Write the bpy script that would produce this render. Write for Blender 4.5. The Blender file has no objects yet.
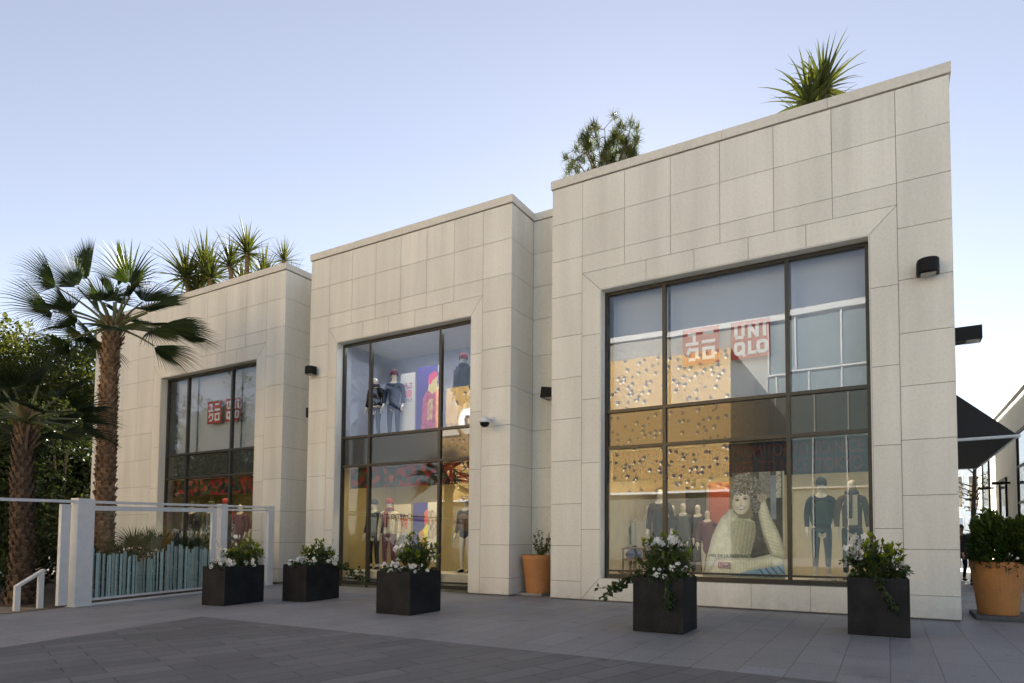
import bpy, bmesh, math, random
import numpy as np
from mathutils import Vector, Matrix

S = 0.78                      # survey units -> metres
D = 13.63                     # facade plane
C = bpy.context.scene.collection
sc = bpy.context.scene
PI = math.pi

# ------------------------------------------------------------------ helpers
class MB:
    def __init__(self):
        self.v = []; self.f = []; self.t = []
    def face(self, pts, tone=0.5):
        n = len(self.v); self.v += [tuple(p) for p in pts]
        self.f.append(tuple(range(n, n + len(pts)))); self.t.append(tone)
    def raw(self, vs, fs, tone=0.5):
        n = len(self.v); self.v += [tuple(p) for p in vs]
        for q in fs: self.f.append(tuple(i + n for i in q)); self.t.append(tone)
    def box(self, x0, x1, y0, y1, z0, z1, tone=0.5):
        vs = [(x0,y0,z0),(x1,y0,z0),(x1,y1,z0),(x0,y1,z0),(x0,y0,z1),(x1,y0,z1),(x1,y1,z1),(x0,y1,z1)]
        self.raw(vs, [(0,3,2,1),(4,5,6,7),(0,1,5,4),(1,2,6,5),(2,3,7,6),(3,0,4,7)], tone)
    def obox(self, c, ax, ay, az, tone=0.5):       # half-vectors
        c=Vector(c); ax=Vector(ax); ay=Vector(ay); az=Vector(az)
        vs=[c+sx*ax+sy*ay+sz*az for sz in(-1,1) for sx,sy in((-1,-1),(1,-1),(1,1),(-1,1))]
        self.raw(vs, [(0,3,2,1),(4,5,6,7),(0,1,5,4),(1,2,6,5),(2,3,7,6),(3,0,4,7)], tone)
    def bar(self, p0, p1, w, h=None, tone=0.5):
        p0=Vector(p0); p1=Vector(p1); d=(p1-p0); L=d.length; d.normalize()
        up=Vector((0,0,1)) if abs(d.z)<.95 else Vector((0,1,0))
        s=d.cross(up).normalized(); u=s.cross(d)
        h=h or w
        self.obox((p0+p1)/2, d*(L/2), s*(w/2), u*(h/2), tone)
    def tube(self, pts, rs, n=8, tone=0.5, cap=True):
        pts=[Vector(p) for p in pts]; rings=[]
        if not hasattr(rs,'__len__'): rs=[rs]*len(pts)
        base=len(self.v)
        for i,p in enumerate(pts):
            d=(pts[min(i+1,len(pts)-1)]-pts[max(i-1,0)]).normalized()
            a=d.cross(Vector((.13,.97,.2)) if abs(d.y)<.9 else Vector((1,0,.1))).normalized(); b=d.cross(a)
            for k in range(n):
                an=2*PI*k/n
                self.v.append(tuple(p+(a*math.cos(an)+b*math.sin(an))*rs[i]))
        for i in range(len(pts)-1):
            for k in range(n):
                k2=(k+1)%n
                self.f.append((base+i*n+k,base+i*n+k2,base+(i+1)*n+k2,base+(i+1)*n+k)); self.t.append(tone)
        if cap:
            self.f.append(tuple(base+k for k in reversed(range(n)))); self.t.append(tone)
            self.f.append(tuple(base+(len(pts)-1)*n+k for k in range(n))); self.t.append(tone)
    def lathe(self, c, prof, n=24, tone=0.5, ax=1.0, ay=1.0):
        base=len(self.v); cx,cy,cz=c
        for r,z in prof:
            for k in range(n):
                a=2*PI*k/n
                self.v.append((cx+r*ax*math.cos(a),cy+r*ay*math.sin(a),cz+z))
        for i in range(len(prof)-1):
            for k in range(n):
                k2=(k+1)%n
                self.f.append((base+i*n+k,base+i*n+k2,base+(i+1)*n+k2,base+(i+1)*n+k)); self.t.append(tone)
    def build(self, name, mat, parent=None, at=None, smooth=False):
        o = Vector(LOC[parent.name]) if parent is not None else Vector(at or (0,0,0))
        me = bpy.data.meshes.new(name)
        a = np.array(self.v, dtype=float).reshape(-1,3)
        a = (a - np.array(o)) * S
        me.from_pydata([tuple(x) for x in a], [], self.f)
        if len(self.t)==len(me.polygons):
            cnt=np.array([len(f) for f in self.f]); t=np.repeat(np.array(self.t,dtype=float),cnt)
            at_=me.color_attributes.new('tone','FLOAT_COLOR','CORNER')
            col=np.ones((len(t),4)); col[:,0]=t; col[:,1]=t; col[:,2]=t
            at_.data.foreach_set('color', col.ravel())
        if smooth: me.polygons.foreach_set('use_smooth',[True]*len(me.polygons))
        me.materials.append(mat)
        ob = bpy.data.objects.new(name, me); C.objects.link(ob)
        if parent is not None:
            ob.parent = parent
        else:
            ob.location = o*S
        LOC[ob.name] = tuple(o)
        return ob
LOC = {}
def tag(o, label=None, cat=None, group=None, kind=None):
    if label: o['label']=label
    if cat: o['category']=cat
    if group: o['group']=group
    if kind: o['kind']=kind
    return o
def thing(name, at, label, cat, group=None):
    o=bpy.data.objects.new(name,None); C.objects.link(o); o.location=Vector(at)*S
    o.empty_display_size=.2; LOC[o.name]=tuple(at)
    return tag(o,label,cat,group)
def copy_tree(o, at, label, group=None):
    c=o.copy(); C.objects.link(c); c.location=Vector(at)*S; LOC[c.name]=tuple(at); c['label']=label
    if group: c['group']=group
    for ch in list(o.children):
        d=ch.copy(); C.objects.link(d); d.parent=c
        for g in list(ch.children):
            e=g.copy(); C.objects.link(e); e.parent=d
    return c

# ------------------------------------------------------------------ materials
def nodes(name):
    m=bpy.data.materials.new(name); m.use_nodes=True; nt=m.node_tree
    return m, nt, nt.nodes, nt.links, nt.nodes['Principled BSDF']
def mat(name, col, rough=.6, metal=0., nscale=0, namt=.15, bump=0., bscale=None, tone=0., spec=.5, big=0., bigscale=.6):
    m,nt,N,L,P=nodes(name)
    P.inputs['Roughness'].default_value=rough; P.inputs['Metallic'].default_value=metal
    P.inputs['Specular IOR Level'].default_value=spec
    src=None
    tc=N.new('ShaderNodeTexCoord')
    fac=None
    def mul(a,b):
        x=N.new('ShaderNodeMath'); x.operation='MULTIPLY'
        for i,s in enumerate((a,b)):
            if isinstance(s,(int,float)): x.inputs[i].default_value=s
            else: L.new(s,x.inputs[i])
        return x.outputs[0]
    def mr(sock,lo,hi,a=.3,b=.7):
        x=N.new('ShaderNodeMapRange'); L.new(sock,x.inputs[0])
        x.inputs[1].default_value=a; x.inputs[2].default_value=b; x.inputs[3].default_value=lo; x.inputs[4].default_value=hi
        return x.outputs[0]
    if nscale:
        n=N.new('ShaderNodeTexNoise'); n.inputs['Scale'].default_value=nscale; n.inputs['Detail'].default_value=6
        L.new(tc.outputs['Object'],n.inputs['Vector'])
        fac=mr(n.outputs['Fac'],1-namt,1+namt)
    if big:
        n2=N.new('ShaderNodeTexNoise'); n2.inputs['Scale'].default_value=bigscale; n2.inputs['Detail'].default_value=4
        L.new(tc.outputs['Object'],n2.inputs['Vector'])
        b2=mr(n2.outputs['Fac'],1-big,1+big)
        fac=b2 if fac is None else mul(fac,b2)
    if tone:
        at=N.new('ShaderNodeAttribute'); at.attribute_name='tone'
        t=mr(at.outputs['Fac'],1-tone,1+tone,0,1)
        fac=t if fac is None else mul(fac,t)
    if fac is not None:
        mx=N.new('ShaderNodeMix'); mx.data_type='RGBA'; mx.blend_type='MULTIPLY'; mx.inputs[0].default_value=1
        mx.inputs[6].default_value=(*col,1); L.new(fac,mx.inputs[7]); L.new(mx.outputs[2],P.inputs['Base Color'])
    else: P.inputs['Base Color'].default_value=(*col,1)
    if bump:
        nb=N.new('ShaderNodeTexNoise'); nb.inputs['Scale'].default_value=bscale or nscale or 40; nb.inputs['Detail'].default_value=5
        L.new(tc.outputs['Object'],nb.inputs['Vector'])
        bp=N.new('ShaderNodeBump'); bp.inputs['Strength'].default_value=bump; bp.inputs['Distance'].default_value=.02
        L.new(nb.outputs['Fac'],bp.inputs['Height']); L.new(bp.outputs[0],P.inputs['Normal'])
    return m
def leafmat(name, c0, c1, trans=.4, rough=.45, tcol=None):
    m,nt,N,L,P=nodes(name)
    at=N.new('ShaderNodeAttribute'); at.attribute_name='tone'
    mx=N.new('ShaderNodeMix'); mx.data_type='RGBA'; L.new(at.outputs['Fac'],mx.inputs[0])
    mx.inputs[6].default_value=(*c0,1); mx.inputs[7].default_value=(*c1,1)
    L.new(mx.outputs[2],P.inputs['Base Color']); P.inputs['Roughness'].default_value=rough
    P.inputs['Specular IOR Level'].default_value=.2
    tr=N.new('ShaderNodeBsdfTranslucent')
    tm=N.new('ShaderNodeMix'); tm.data_type='RGBA'; tm.blend_type='MULTIPLY'; tm.inputs[0].default_value=1
    L.new(mx.outputs[2],tm.inputs[6]); tm.inputs[7].default_value=(*(tcol or (2.2,2.0,.7)),1); L.new(tm.outputs[2],tr.inputs['Color'])
    ms=N.new('ShaderNodeMixShader'); ms.inputs[0].default_value=trans
    L.new(P.outputs[0],ms.inputs[1]); L.new(tr.outputs[0],ms.inputs[2])
    L.new(ms.outputs[0],N['Material Output'].inputs[0])
    return m
def glassmat(name, refl=.22, tint=(.82,.86,.86), body=0.):
    m,nt,N,L,P=nodes(name); N.remove(P)
    t=N.new('ShaderNodeBsdfTransparent'); t.inputs[0].default_value=(*tint,1)
    g=N.new('ShaderNodeBsdfGlossy'); g.inputs['Roughness'].default_value=0.0; g.inputs[0].default_value=(.95,.97,1,1)
    tc=N.new('ShaderNodeTexCoord'); no=N.new('ShaderNodeTexNoise'); no.inputs['Scale'].default_value=.55; no.inputs['Detail'].default_value=1
    L.new(tc.outputs['Object'],no.inputs['Vector'])
    bp=N.new('ShaderNodeBump'); bp.inputs['Strength'].default_value=.10; bp.inputs['Distance'].default_value=.02
    L.new(no.outputs['Fac'],bp.inputs['Height']); L.new(bp.outputs[0],g.inputs['Normal'])
    f=N.new('ShaderNodeFresnel')
    ge=N.new('ShaderNodeNewGeometry'); io=N.new('ShaderNodeMapRange'); L.new(ge.outputs['Backfacing'],io.inputs[0]); io.inputs[3].default_value=1.5; io.inputs[4].default_value=1/1.5; L.new(io.outputs[0],f.inputs[0])
    ad=N.new('ShaderNodeMath'); ad.operation='MULTIPLY_ADD'; L.new(f.outputs[0],ad.inputs[0]); ad.inputs[1].default_value=1.0; ad.inputs[2].default_value=refl; ad.use_clamp=True
    ms=N.new('ShaderNodeMixShader'); L.new(ad.outputs[0],ms.inputs[0]); L.new(t.outputs[0],ms.inputs[1]); L.new(g.outputs[0],ms.inputs[2])
    L.new(ms.outputs[0],N['Material Output'].inputs[0])
    return m
def emit(name,col,st):
    m,nt,N,L,P=nodes(name); P.inputs['Base Color'].default_value=(*col,1)
    P.inputs['Emission Color'].default_value=(*col,1); P.inputs['Emission Strength'].default_value=st
    return m
def paintmat(name, rough=.5):
    m,nt,N,L,P=nodes(name); at=N.new('ShaderNodeAttribute'); at.attribute_name='ink'
    L.new(at.outputs['Color'],P.inputs['Base Color']); P.inputs['Roughness'].default_value=rough
    return m
def pavemat(name, col, w, h, rot, jcol, tone=.12, mortar=.006, rough=.6):
    m,nt,N,L,P=nodes(name)
    tc=N.new('ShaderNodeTexCoord'); mp=N.new('ShaderNodeMapping'); mp.inputs['Rotation'].default_value=(0,0,rot)
    L.new(tc.outputs['Object'],mp.inputs[0])
    b=N.new('ShaderNodeTexBrick'); L.new(mp.outputs[0],b.inputs['Vector']); b.inputs['Scale'].default_value=1
    b.inputs['Brick Width'].default_value=w; b.inputs['Row Height'].default_value=h; b.inputs['Mortar Size'].default_value=mortar
    b.inputs['Mortar Smooth'].default_value=.2; b.inputs['Bias'].default_value=0; b.offset=.37
    b.inputs['Color1'].default_value=(*[c*(1-tone) for c in col],1); b.inputs['Color2'].default_value=(*[c*(1+tone) for c in col],1)
    b.inputs['Mortar'].default_value=(*jcol,1)
    n=N.new('ShaderNodeTexNoise'); n.inputs['Scale'].default_value=90; n.inputs['Detail'].default_value=6; L.new(tc.outputs['Object'],n.inputs['Vector'])
    n2=N.new('ShaderNodeTexNoise'); n2.inputs['Scale'].default_value=.7; n2.inputs['Detail'].default_value=7; n2.inputs['Roughness'].default_value=.65; L.new(tc.outputs['Object'],n2.inputs['Vector'])
    def mr(s,lo,hi):
        x=N.new('ShaderNodeMapRange'); L.new(s,x.inputs[0]); x.inputs[1].default_value=.3; x.inputs[2].default_value=.7; x.inputs[3].default_value=lo; x.inputs[4].default_value=hi; return x.outputs[0]
    a=N.new('ShaderNodeMath'); a.operation='MULTIPLY'; L.new(mr(n.outputs['Fac'],.8,1.2),a.inputs[0]); L.new(mr(n2.outputs['Fac'],.8,1.18),a.inputs[1])
    vo=N.new('ShaderNodeTexVoronoi'); vo.inputs['Scale'].default_value=1.7; L.new(tc.outputs['Object'],vo.inputs['Vector'])
    gm=N.new('ShaderNodeMapRange'); L.new(vo.outputs['Distance'],gm.inputs[0]); gm.inputs[1].default_value=.03; gm.inputs[2].default_value=.05; gm.inputs[3].default_value=.62; gm.inputs[4].default_value=1
    n3=N.new('ShaderNodeTexNoise'); n3.inputs['Scale'].default_value=2.6; n3.inputs['Detail'].default_value=3; L.new(tc.outputs['Object'],n3.inputs['Vector'])
    sm=N.new('ShaderNodeMapRange'); L.new(n3.outputs['Fac'],sm.inputs[0]); sm.inputs[1].default_value=.66; sm.inputs[2].default_value=.74; sm.inputs[3].default_value=1; sm.inputs[4].default_value=.70
    a2=N.new('ShaderNodeMath'); a2.operation='MULTIPLY'; L.new(gm.outputs[0],a2.inputs[0]); L.new(sm.outputs[0],a2.inputs[1])
    a3=N.new('ShaderNodeMath'); a3.operation='MULTIPLY'; L.new(a.outputs[0],a3.inputs[0]); L.new(a2.outputs[0],a3.inputs[1]); a=a3
    mx=N.new('ShaderNodeMix'); mx.data_type='RGBA'; mx.blend_type='MULTIPLY'; mx.inputs[0].default_value=1
    L.new(b.outputs['Color'],mx.inputs[6]); L.new(a.outputs[0],mx.inputs[7]); L.new(mx.outputs[2],P.inputs['Base Color'])
    L.new(mr(n2.outputs['Fac'],rough-.12,rough+.12),P.inputs['Roughness'])
    ad=N.new('ShaderNodeMath'); ad.operation='MULTIPLY_ADD'; L.new(n.outputs['Fac'],ad.inputs[0]); ad.inputs[1].default_value=.25
    iv=N.new('ShaderNodeMath'); iv.operation='SUBTRACT'; iv.inputs[0].default_value=1; L.new(b.outputs['Fac'],iv.inputs[1]); L.new(iv.outputs[0],ad.inputs[2])
    bp=N.new('ShaderNodeBump'); bp.inputs['Strength'].default_value=.35; bp.inputs['Distance'].default_value=.006
    L.new(ad.outputs[0],bp.inputs['Height']); L.new(bp.outputs[0],P.inputs['Normal'])
    return m

M={}
def stonemat():
    m,nt,N,L,P=nodes('limestone_cladding')
    tc=N.new('ShaderNodeTexCoord'); at=N.new('ShaderNodeAttribute'); at.attribute_name='tone'
    n=N.new('ShaderNodeTexNoise'); n.inputs['Scale'].default_value=22; n.inputs['Detail'].default_value=8; n.inputs['Roughness'].default_value=.75
    L.new(tc.outputs['Object'],n.inputs['Vector'])
    mp=N.new('ShaderNodeMapping'); mp.inputs['Scale'].default_value=(1.6,1.6,.18); L.new(tc.outputs['Object'],mp.inputs[0])
    n2=N.new('ShaderNodeTexNoise'); n2.inputs['Scale'].default_value=1.3; n2.inputs['Detail'].default_value=6; L.new(mp.outputs[0],n2.inputs['Vector'])
    def mr(s,a,b,lo,hi):
        x=N.new('ShaderNodeMapRange'); L.new(s,x.inputs[0]); x.inputs[1].default_value=a; x.inputs[2].default_value=b; x.inputs[3].default_value=lo; x.inputs[4].default_value=hi; return x.outputs[0]
    def mul(a,b):
        x=N.new('ShaderNodeMath'); x.operation='MULTIPLY'; L.new(a,x.inputs[0]); L.new(b,x.inputs[1]); return x.outputs[0]
    mp2=N.new('ShaderNodeMapping'); mp2.inputs['Scale'].default_value=(5,5,.12); L.new(tc.outputs['Object'],mp2.inputs[0])
    n4=N.new('ShaderNodeTexNoise'); n4.inputs['Scale'].default_value=1.6; n4.inputs['Detail'].default_value=5; L.new(mp2.outputs[0],n4.inputs['Vector'])
    sx=N.new('ShaderNodeSeparateXYZ'); L.new(tc.outputs['Object'],sx.inputs[0])
    drip=mul(mr(n4.outputs['Fac'],.50,.68,0,1),mr(sx.outputs['Z'],6.6,8.3,0,.07))
    n5=N.new('ShaderNodeTexNoise'); n5.inputs['Scale'].default_value=5; n5.inputs['Detail'].default_value=6; L.new(tc.outputs['Object'],n5.inputs['Vector'])
    base=mul(mr(n5.outputs['Fac'],.35,.65,.3,1),mr(sx.outputs['Z'],.35,.0,0,.22))
    sm=N.new('ShaderNodeMath'); sm.operation='ADD'; L.new(drip,sm.inputs[0]); L.new(base,sm.inputs[1])
    iv=N.new('ShaderNodeMath'); iv.operation='SUBTRACT'; iv.inputs[0].default_value=1; L.new(sm.outputs[0],iv.inputs[1])
    f=mul(mul(mul(mr(n.outputs['Fac'],.3,.7,.91,1.08),iv.outputs[0]),mr(n2.outputs['Fac'],.3,.7,.89,1.07)),mr(at.outputs['Fac'],0,1,.9,1.1))
    mx=N.new('ShaderNodeMix'); mx.data_type='RGBA'; mx.blend_type='MULTIPLY'; mx.inputs[0].default_value=1
    mx.inputs[6].default_value=(.69,.675,.615,1); L.new(f,mx.inputs[7]); L.new(mx.outputs[2],P.inputs['Base Color'])
    P.inputs['Roughness'].default_value=.75; P.inputs['Specular IOR Level'].default_value=.3
    bp=N.new('ShaderNodeBump'); bp.inputs['Strength'].default_value=.15; bp.inputs['Distance'].default_value=.01; L.new(n.outputs['Fac'],bp.inputs['Height']); L.new(bp.outputs[0],P.inputs['Normal'])
    return m
M['stone']=stonemat()
M['joint']=mat('dark_joint_backing',(.16,.145,.12),.9)
M['cap']=mat('parapet_coping_metal',(.60,.575,.51),.55,nscale=14,namt=.06,big=.05)
M['frame']=mat('window_frame_aluminium',(.055,.052,.045),.4,.6,nscale=8,namt=.12)
M['glass']=glassmat('shop_window_glass',.04,(.88,.90,.88))
M['glassup']=glassmat('upper_window_glass',.075,(.84,.88,.92))
M['glassfence']=glassmat('fence_glass',.02,(.86,.90,.90))
def spandrel():
    m,nt,N,L,P=nodes('spandrel_glass'); P.inputs['Base Color'].default_value=(.022,.022,.02,1); P.inputs['Roughness'].default_value=.25
    g=N.new('ShaderNodeBsdfGlossy'); g.inputs['Roughness'].default_value=.01; g.inputs[0].default_value=(.9,.85,.75,1)
    f=N.new('ShaderNodeFresnel'); f.inputs[0].default_value=1.5
    ad=N.new('ShaderNodeMath'); ad.operation='ADD'; L.new(f.outputs[0],ad.inputs[0]); ad.inputs[1].default_value=.0
    ms=N.new('ShaderNodeMixShader'); L.new(ad.outputs[0],ms.inputs[0]); L.new(P.outputs[0],ms.inputs[1]); L.new(g.outputs[0],ms.inputs[2]); L.new(ms.outputs[0],N['Material Output'].inputs[0]); return m
M['spandrel']=spandrel()
M['black']=mat('black_metal',(.006,.006,.0065),.5,nscale=30,namt=.2,spec=.2)
M['planter']=mat('charcoal_planter_fibrecement',(.017,.0175,.0195),.6,nscale=45,namt=.22,big=.32,bigscale=3.5,bump=.08,spec=.12)
M['terracotta']=mat('terracotta_clay',(.42,.185,.065),.7,nscale=30,namt=.12,big=.12,bigscale=3,bump=.1)
M['terracotta2']=mat('orange_clay',(.38,.165,.045),.65,nscale=30,namt=.10,big=.1,bigscale=3,bump=.08)
M['soil']=mat('soil',(.045,.032,.022),.95,nscale=25,namt=.5,bump=.6)
M['white']=mat('white_powder_coat',(.58,.59,.61),.4,nscale=10,namt=.05,big=.05)
M['white2']=mat('white_plaster',(.78,.76,.70),.8,nscale=6,namt=.05)
M['warmwall']=mat('warm_shop_wall',(.48,.41,.22),.8,nscale=4,namt=.06)
M['coolwall']=mat('cool_grey_shop_wall',(.42,.44,.52),.8,nscale=4,namt=.05)
M['shopwall']=mat('beige_shop_wall',(.55,.50,.38),.8,nscale=4,namt=.06)
M['shopfloor']=mat('pale_shop_floor',(.55,.5,.4),.4,nscale=6,namt=.08)
M['ceil']=mat('shop_ceiling',(.75,.73,.68),.8,nscale=5,namt=.03)
M['blind']=mat('grey_blind_fabric',(.50,.53,.56),.8,nscale=120,namt=.06)
M['red']=mat('red_sign_film',(.38,.008,.014),.5,nscale=20,namt=.06)
M['redtext']=mat('red_lettering',(.07,.003,.004),.5,nscale=20,namt=.05)
M['whitetext']=mat('white_lettering',(.8,.8,.8),.5,nscale=20,namt=.04)
M['greytext']=mat('grey_lettering',(.12,.13,.14),.5,nscale=20,namt=.04)
M['navy']=mat('dark_navy_banner',(.007,.008,.018),.6,nscale=12,namt=.2)
M['mann']=mat('mannequin_shell',(.66,.60,.50),.35,nscale=9,namt=.05)
M['awning']=mat('charcoal_awning_fabric',(.018,.017,.018),.85,nscale=90,namt=.25,bump=.1)
M['alu']=mat('brushed_aluminium',(.5,.5,.5),.35,.8,nscale=20,namt=.08)
M['bark']=mat('palm_trunk_bark',(.17,.105,.06),.9,nscale=18,namt=.45,bump=.5,tone=.35)
M['treebark']=mat('tree_bark',(.10,.075,.055),.9,nscale=14,namt=.4,bump=.5)
M['palmleaf']=leafmat('palm_frond',(.010,.026,.008),(.034,.052,.012),.16,.6)
M['petiole']=mat('palm_petiole',(.09,.10,.035),.5,nscale=12,namt=.2)
M['yucca']=leafmat('yucca_leaf',(.020,.036,.010),(.055,.062,.015),.2,.7)
M['treeleaf']=leafmat('evergreen_leaf',(.012,.024,.008),(.052,.058,.014),.25,.6)
M['treeleaf2']=leafmat('darker_evergreen_leaf',(.007,.015,.006),(.026,.034,.009),.2,.6)
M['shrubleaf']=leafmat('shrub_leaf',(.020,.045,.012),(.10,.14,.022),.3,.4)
M['ivyleaf']=leafmat('ivy_leaf',(.012,.026,.010),(.05,.075,.02),.25,.4)
M['limeleaf']=leafmat('young_lime_leaf',(.10,.15,.015),(.24,.28,.03),.4,.4)
M['pine']=leafmat('pine_needle',(.022,.042,.012),(.07,.075,.02),.22,.6)
M['petal']=leafmat('white_petal',(.72,.72,.70),(.85,.85,.83),.3,.5,(1.0,1.0,1.0))
M['stem']=mat('green_stem',(.05,.07,.025),.6,nscale=20,namt=.2)
M['strip']=mat('turquoise_glass_fin',(.27,.38,.39),.25,nscale=12,namt=.12,tone=.25)
M['plinth']=mat('display_plinth',(.62,.57,.46),.6,nscale=8,namt=.05)

# ------------------------------------------------------------------ camera
yaw,pitch,roll,f_,cx,cy=-0.4757,0.0442,0.0042,607.4904,574.8121,510.8724
fw=Vector((math.sin(yaw)*math.cos(pitch),math.cos(yaw)*math.cos(pitch),math.sin(pitch)))
rt=Vector((math.cos(yaw),-math.sin(yaw),0)); up=rt.cross(fw)
R_=math.cos(roll)*rt+math.sin(roll)*up; U_=-math.sin(roll)*rt+math.cos(roll)*up
cam=bpy.data.cameras.new('camera'); co=bpy.data.objects.new('camera',cam); C.objects.link(co)
mw=Matrix.Identity(4)
for i in range(3): mw[i][0]=R_[i]; mw[i][1]=U_[i]; mw[i][2]=-fw[i]
mw.translation=Vector((0,0,1.55))*S; co.matrix_world=mw
cam.sensor_width=36; cam.lens=f_*36/1024; cam.shift_x=(512-cx)/1024; cam.shift_y=(cy-341.5)/1024
cam.clip_start=.05; cam.clip_end=3000; sc.camera=co
RT=Vector((.888,.458,0)); FW=Vector((-.458,.888,0)); Z=Vector((0,0,1))

# ------------------------------------------------------------------ light
AZ=math.radians(-20); EL=math.radians(27)
w=bpy.data.worlds.new('World'); sc.world=w; w.use_nodes=True
wn=w.node_tree; bg=wn.nodes['Background']; sk=wn.nodes.new('ShaderNodeTexSky'); sk.sky_type='NISHITA'; sk.sun_disc=False
sk.sun_elevation=EL; sk.sun_rotation=AZ; sk.air_density=1.0; sk.dust_density=.05; sk.ozone_density=1.6
hs=wn.nodes.new('ShaderNodeHueSaturation'); hs.inputs['Saturation'].default_value=.55; hs.inputs['Hue'].default_value=.513; hs.inputs['Value'].default_value=.49
wn.links.new(sk.outputs[0],hs.inputs['Color']); wn.links.new(hs.outputs[0],bg.inputs[0]); bg.inputs[1].default_value=.05
sl=bpy.data.lights.new('sun','SUN'); sl.energy=5.0; sl.angle=math.radians(.5); sl.color=(1,.94,.85)
so=bpy.data.objects.new('sun',sl); C.objects.link(so)
sv=Vector((math.sin(AZ)*math.cos(EL),math.cos(AZ)*math.cos(EL),math.sin(EL)))
so.rotation_mode='QUATERNION'; so.rotation_quaternion=sv.to_track_quat('Z','Y')
sc.view_settings.view_transform='Standard'; sc.view_settings.look='None'; sc.view_settings.exposure=3.0; sc.view_settings.gamma=1

# ------------------------------------------------------------------ ground
M['ground']=pavemat('grey_street_paving',(.25,.245,.24),1.2,.6,0,(.07,.07,.07))
M['light']=pavemat('light_plaza_paving',(.222,.226,.240),1.0,.42,PI/2,(.125,.125,.13),.07,.006)
M['dark']=pavemat('dark_plaza_paving',(.118,.119,.126),.72,.27,PI/2+.30,(.055,.055,.058),.18,.008)
M['bed']=mat('garden_soil',(.05,.04,.028),.95,nscale=9,namt=.5,bump=.6)
M['path']=mat('tan_concrete_path',(.22,.185,.14),.8,nscale=25,namt=.15,big=.12,bump=.2)
g=MB(); g.face([(-900,-900,-.012),(900,-900,-.012),(900,900,-.012),(-900,900,-.012)])
tag(g.build('ground',M['ground']),kind='structure')
P0=Vector((-17.58,12.88,0)); FD=Vector((.282,-.959,0))
e=P0-FD*.85; q1=P0+FD*34
g=MB(); g.face([(q1.x,q1.y,-.006),(60,-60,-.006),(60,13.63,-.006),(-17.79,13.63,-.006)])
tag(g.build('plaza_pavement',M['light']),kind='structure')
g=MB(); g.face([(-8.3,-6,0.),(40,-6,0.),(40,7.2,0.),(-11.8,7.2,0.)])
tag(g.build('dark_pavement',M['dark']),kind='structure')
g=MB(); g.face([(-80,40,-.006),(-80,-40,-.006),(q1.x-.1,q1.y,-.006),(P0.x-.2,P0.y,-.006),(-17.8,13.6,-.006),(-30.5,13.6,-.006),(-30.5,40,-.006)])
tag(g.build('garden_ground',M['bed']),kind='structure')
g=MB(); a=P0+FD*6.6; b=P0+FD*12
g.face([(a.x-3.2,a.y-1.,0.),(b.x-3.2,b.y-1,0.),(b.x-.15,b.y,0.),(a.x-.15,a.y,0.)])
tag(g.build('path',M['path']),kind='structure')

# ------------------------------------------------------------------ building
random.seed(4)
def inset(poly,g):
    n=len(poly); out=[]
    A=sum(poly[i][0]*poly[(i+1)%n][1]-poly[(i+1)%n][0]*poly[i][1] for i in range(n))
    sg=1 if A>0 else -1
    for i in range(n):
        p0=Vector(poly[i-1]); p1=Vector(poly[i]); p2=Vector(poly[(i+1)%n])
        d1=(p1-p0).normalized(); d2=(p2-p1).normalized()
        n1=Vector((-d1.y,d1.x))*sg; n2=Vector((-d2.y,d2.x))*sg
        k=1+n1.dot(n2)
        out.append(p1+(n1+n2)*(g/max(k,.3)))
    return out
GAP=.0055
def slab(mb,poly,y0,y1,axis='y',g=GAP):
    P=inset([Vector(p) for p in poly],g); n=len(P); t=min(1,max(0,random.gauss(.5,.11)))
    mk=(lambda a,b,c:(a,c,b)) if axis=='y' else (lambda a,b,c:(c,a,b))
    base=len(mb.v)
    for p in P: mb.v.append(mk(p.x,p.y,y0))
    for p in P: mb.v.append(mk(p.x,p.y,y1))
    fr=tuple(range(base,base+n)); mb.f.append(fr); mb.t.append(t)
    for i in range(n):
        j=(i+1)%n; mb.f.append((base+i,base+j,base+n+j,base+n+i)); mb.t.append(t)
ROWS=[0.02,.46,1.35,2.41,3.51,4.59,5.65,6.74,7.8,8.75,9.73,10.695]
BJ=[1.76,3.43,5.04,6.67]
def facade(mb,left,right,cols,op,tj):
    x0,x1,z0,z1=op
    for xs in (left,right):
        for a,b in zip(xs,xs[1:]):
            for c,d in zip(ROWS,ROWS[1:]): slab(mb,[(a,c),(b,c),(b,d),(a,d)],D,D+.032)
    xa,xb=left[-1],right[0]
    for a,b in zip(cols,cols[1:]):
        for c,d in ((8.30,8.75),(8.75,9.73),(9.73,10.695)): slab(mb,[(a,c),(b,c),(b,d),(a,d)],D,D+.032)
    tops=[xa]+tj+[xb]; bots=[x0]+tj+[x1]
    for i in range(len(tops)-1):
        slab(mb,[(bots[i],z1),(bots[i+1],z1),(tops[i+1],8.30),(tops[i],8.30)],D,D+.032)
        if z0>.3: slab(mb,[(tops[i],.02),(tops[i+1],.02),(bots[i+1],z0),(bots[i],z0)],D,D+.032)
    zz=[0]+BJ+[0]
    zl=BJ
    for (xo,xi) in ((xa,x0),(xb,x1)):
        lv=zl
        low=[(xo,.02),(xi,z0 if z0>.3 else .02)]
        edges=[low]+[[(xo,z),(xi,z)] for z in lv]+[[(xo,8.30),(xi,z1)]]
        for e0,e1 in zip(edges,edges[1:]): slab(mb,[e0[0],e0[1],e1[1],e1[0]],D,D+.032)
bld=thing('shop_building',(-14.6,D,0),'low pale limestone clad shop building with three stepped fronts and tall display windows','building')
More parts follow.
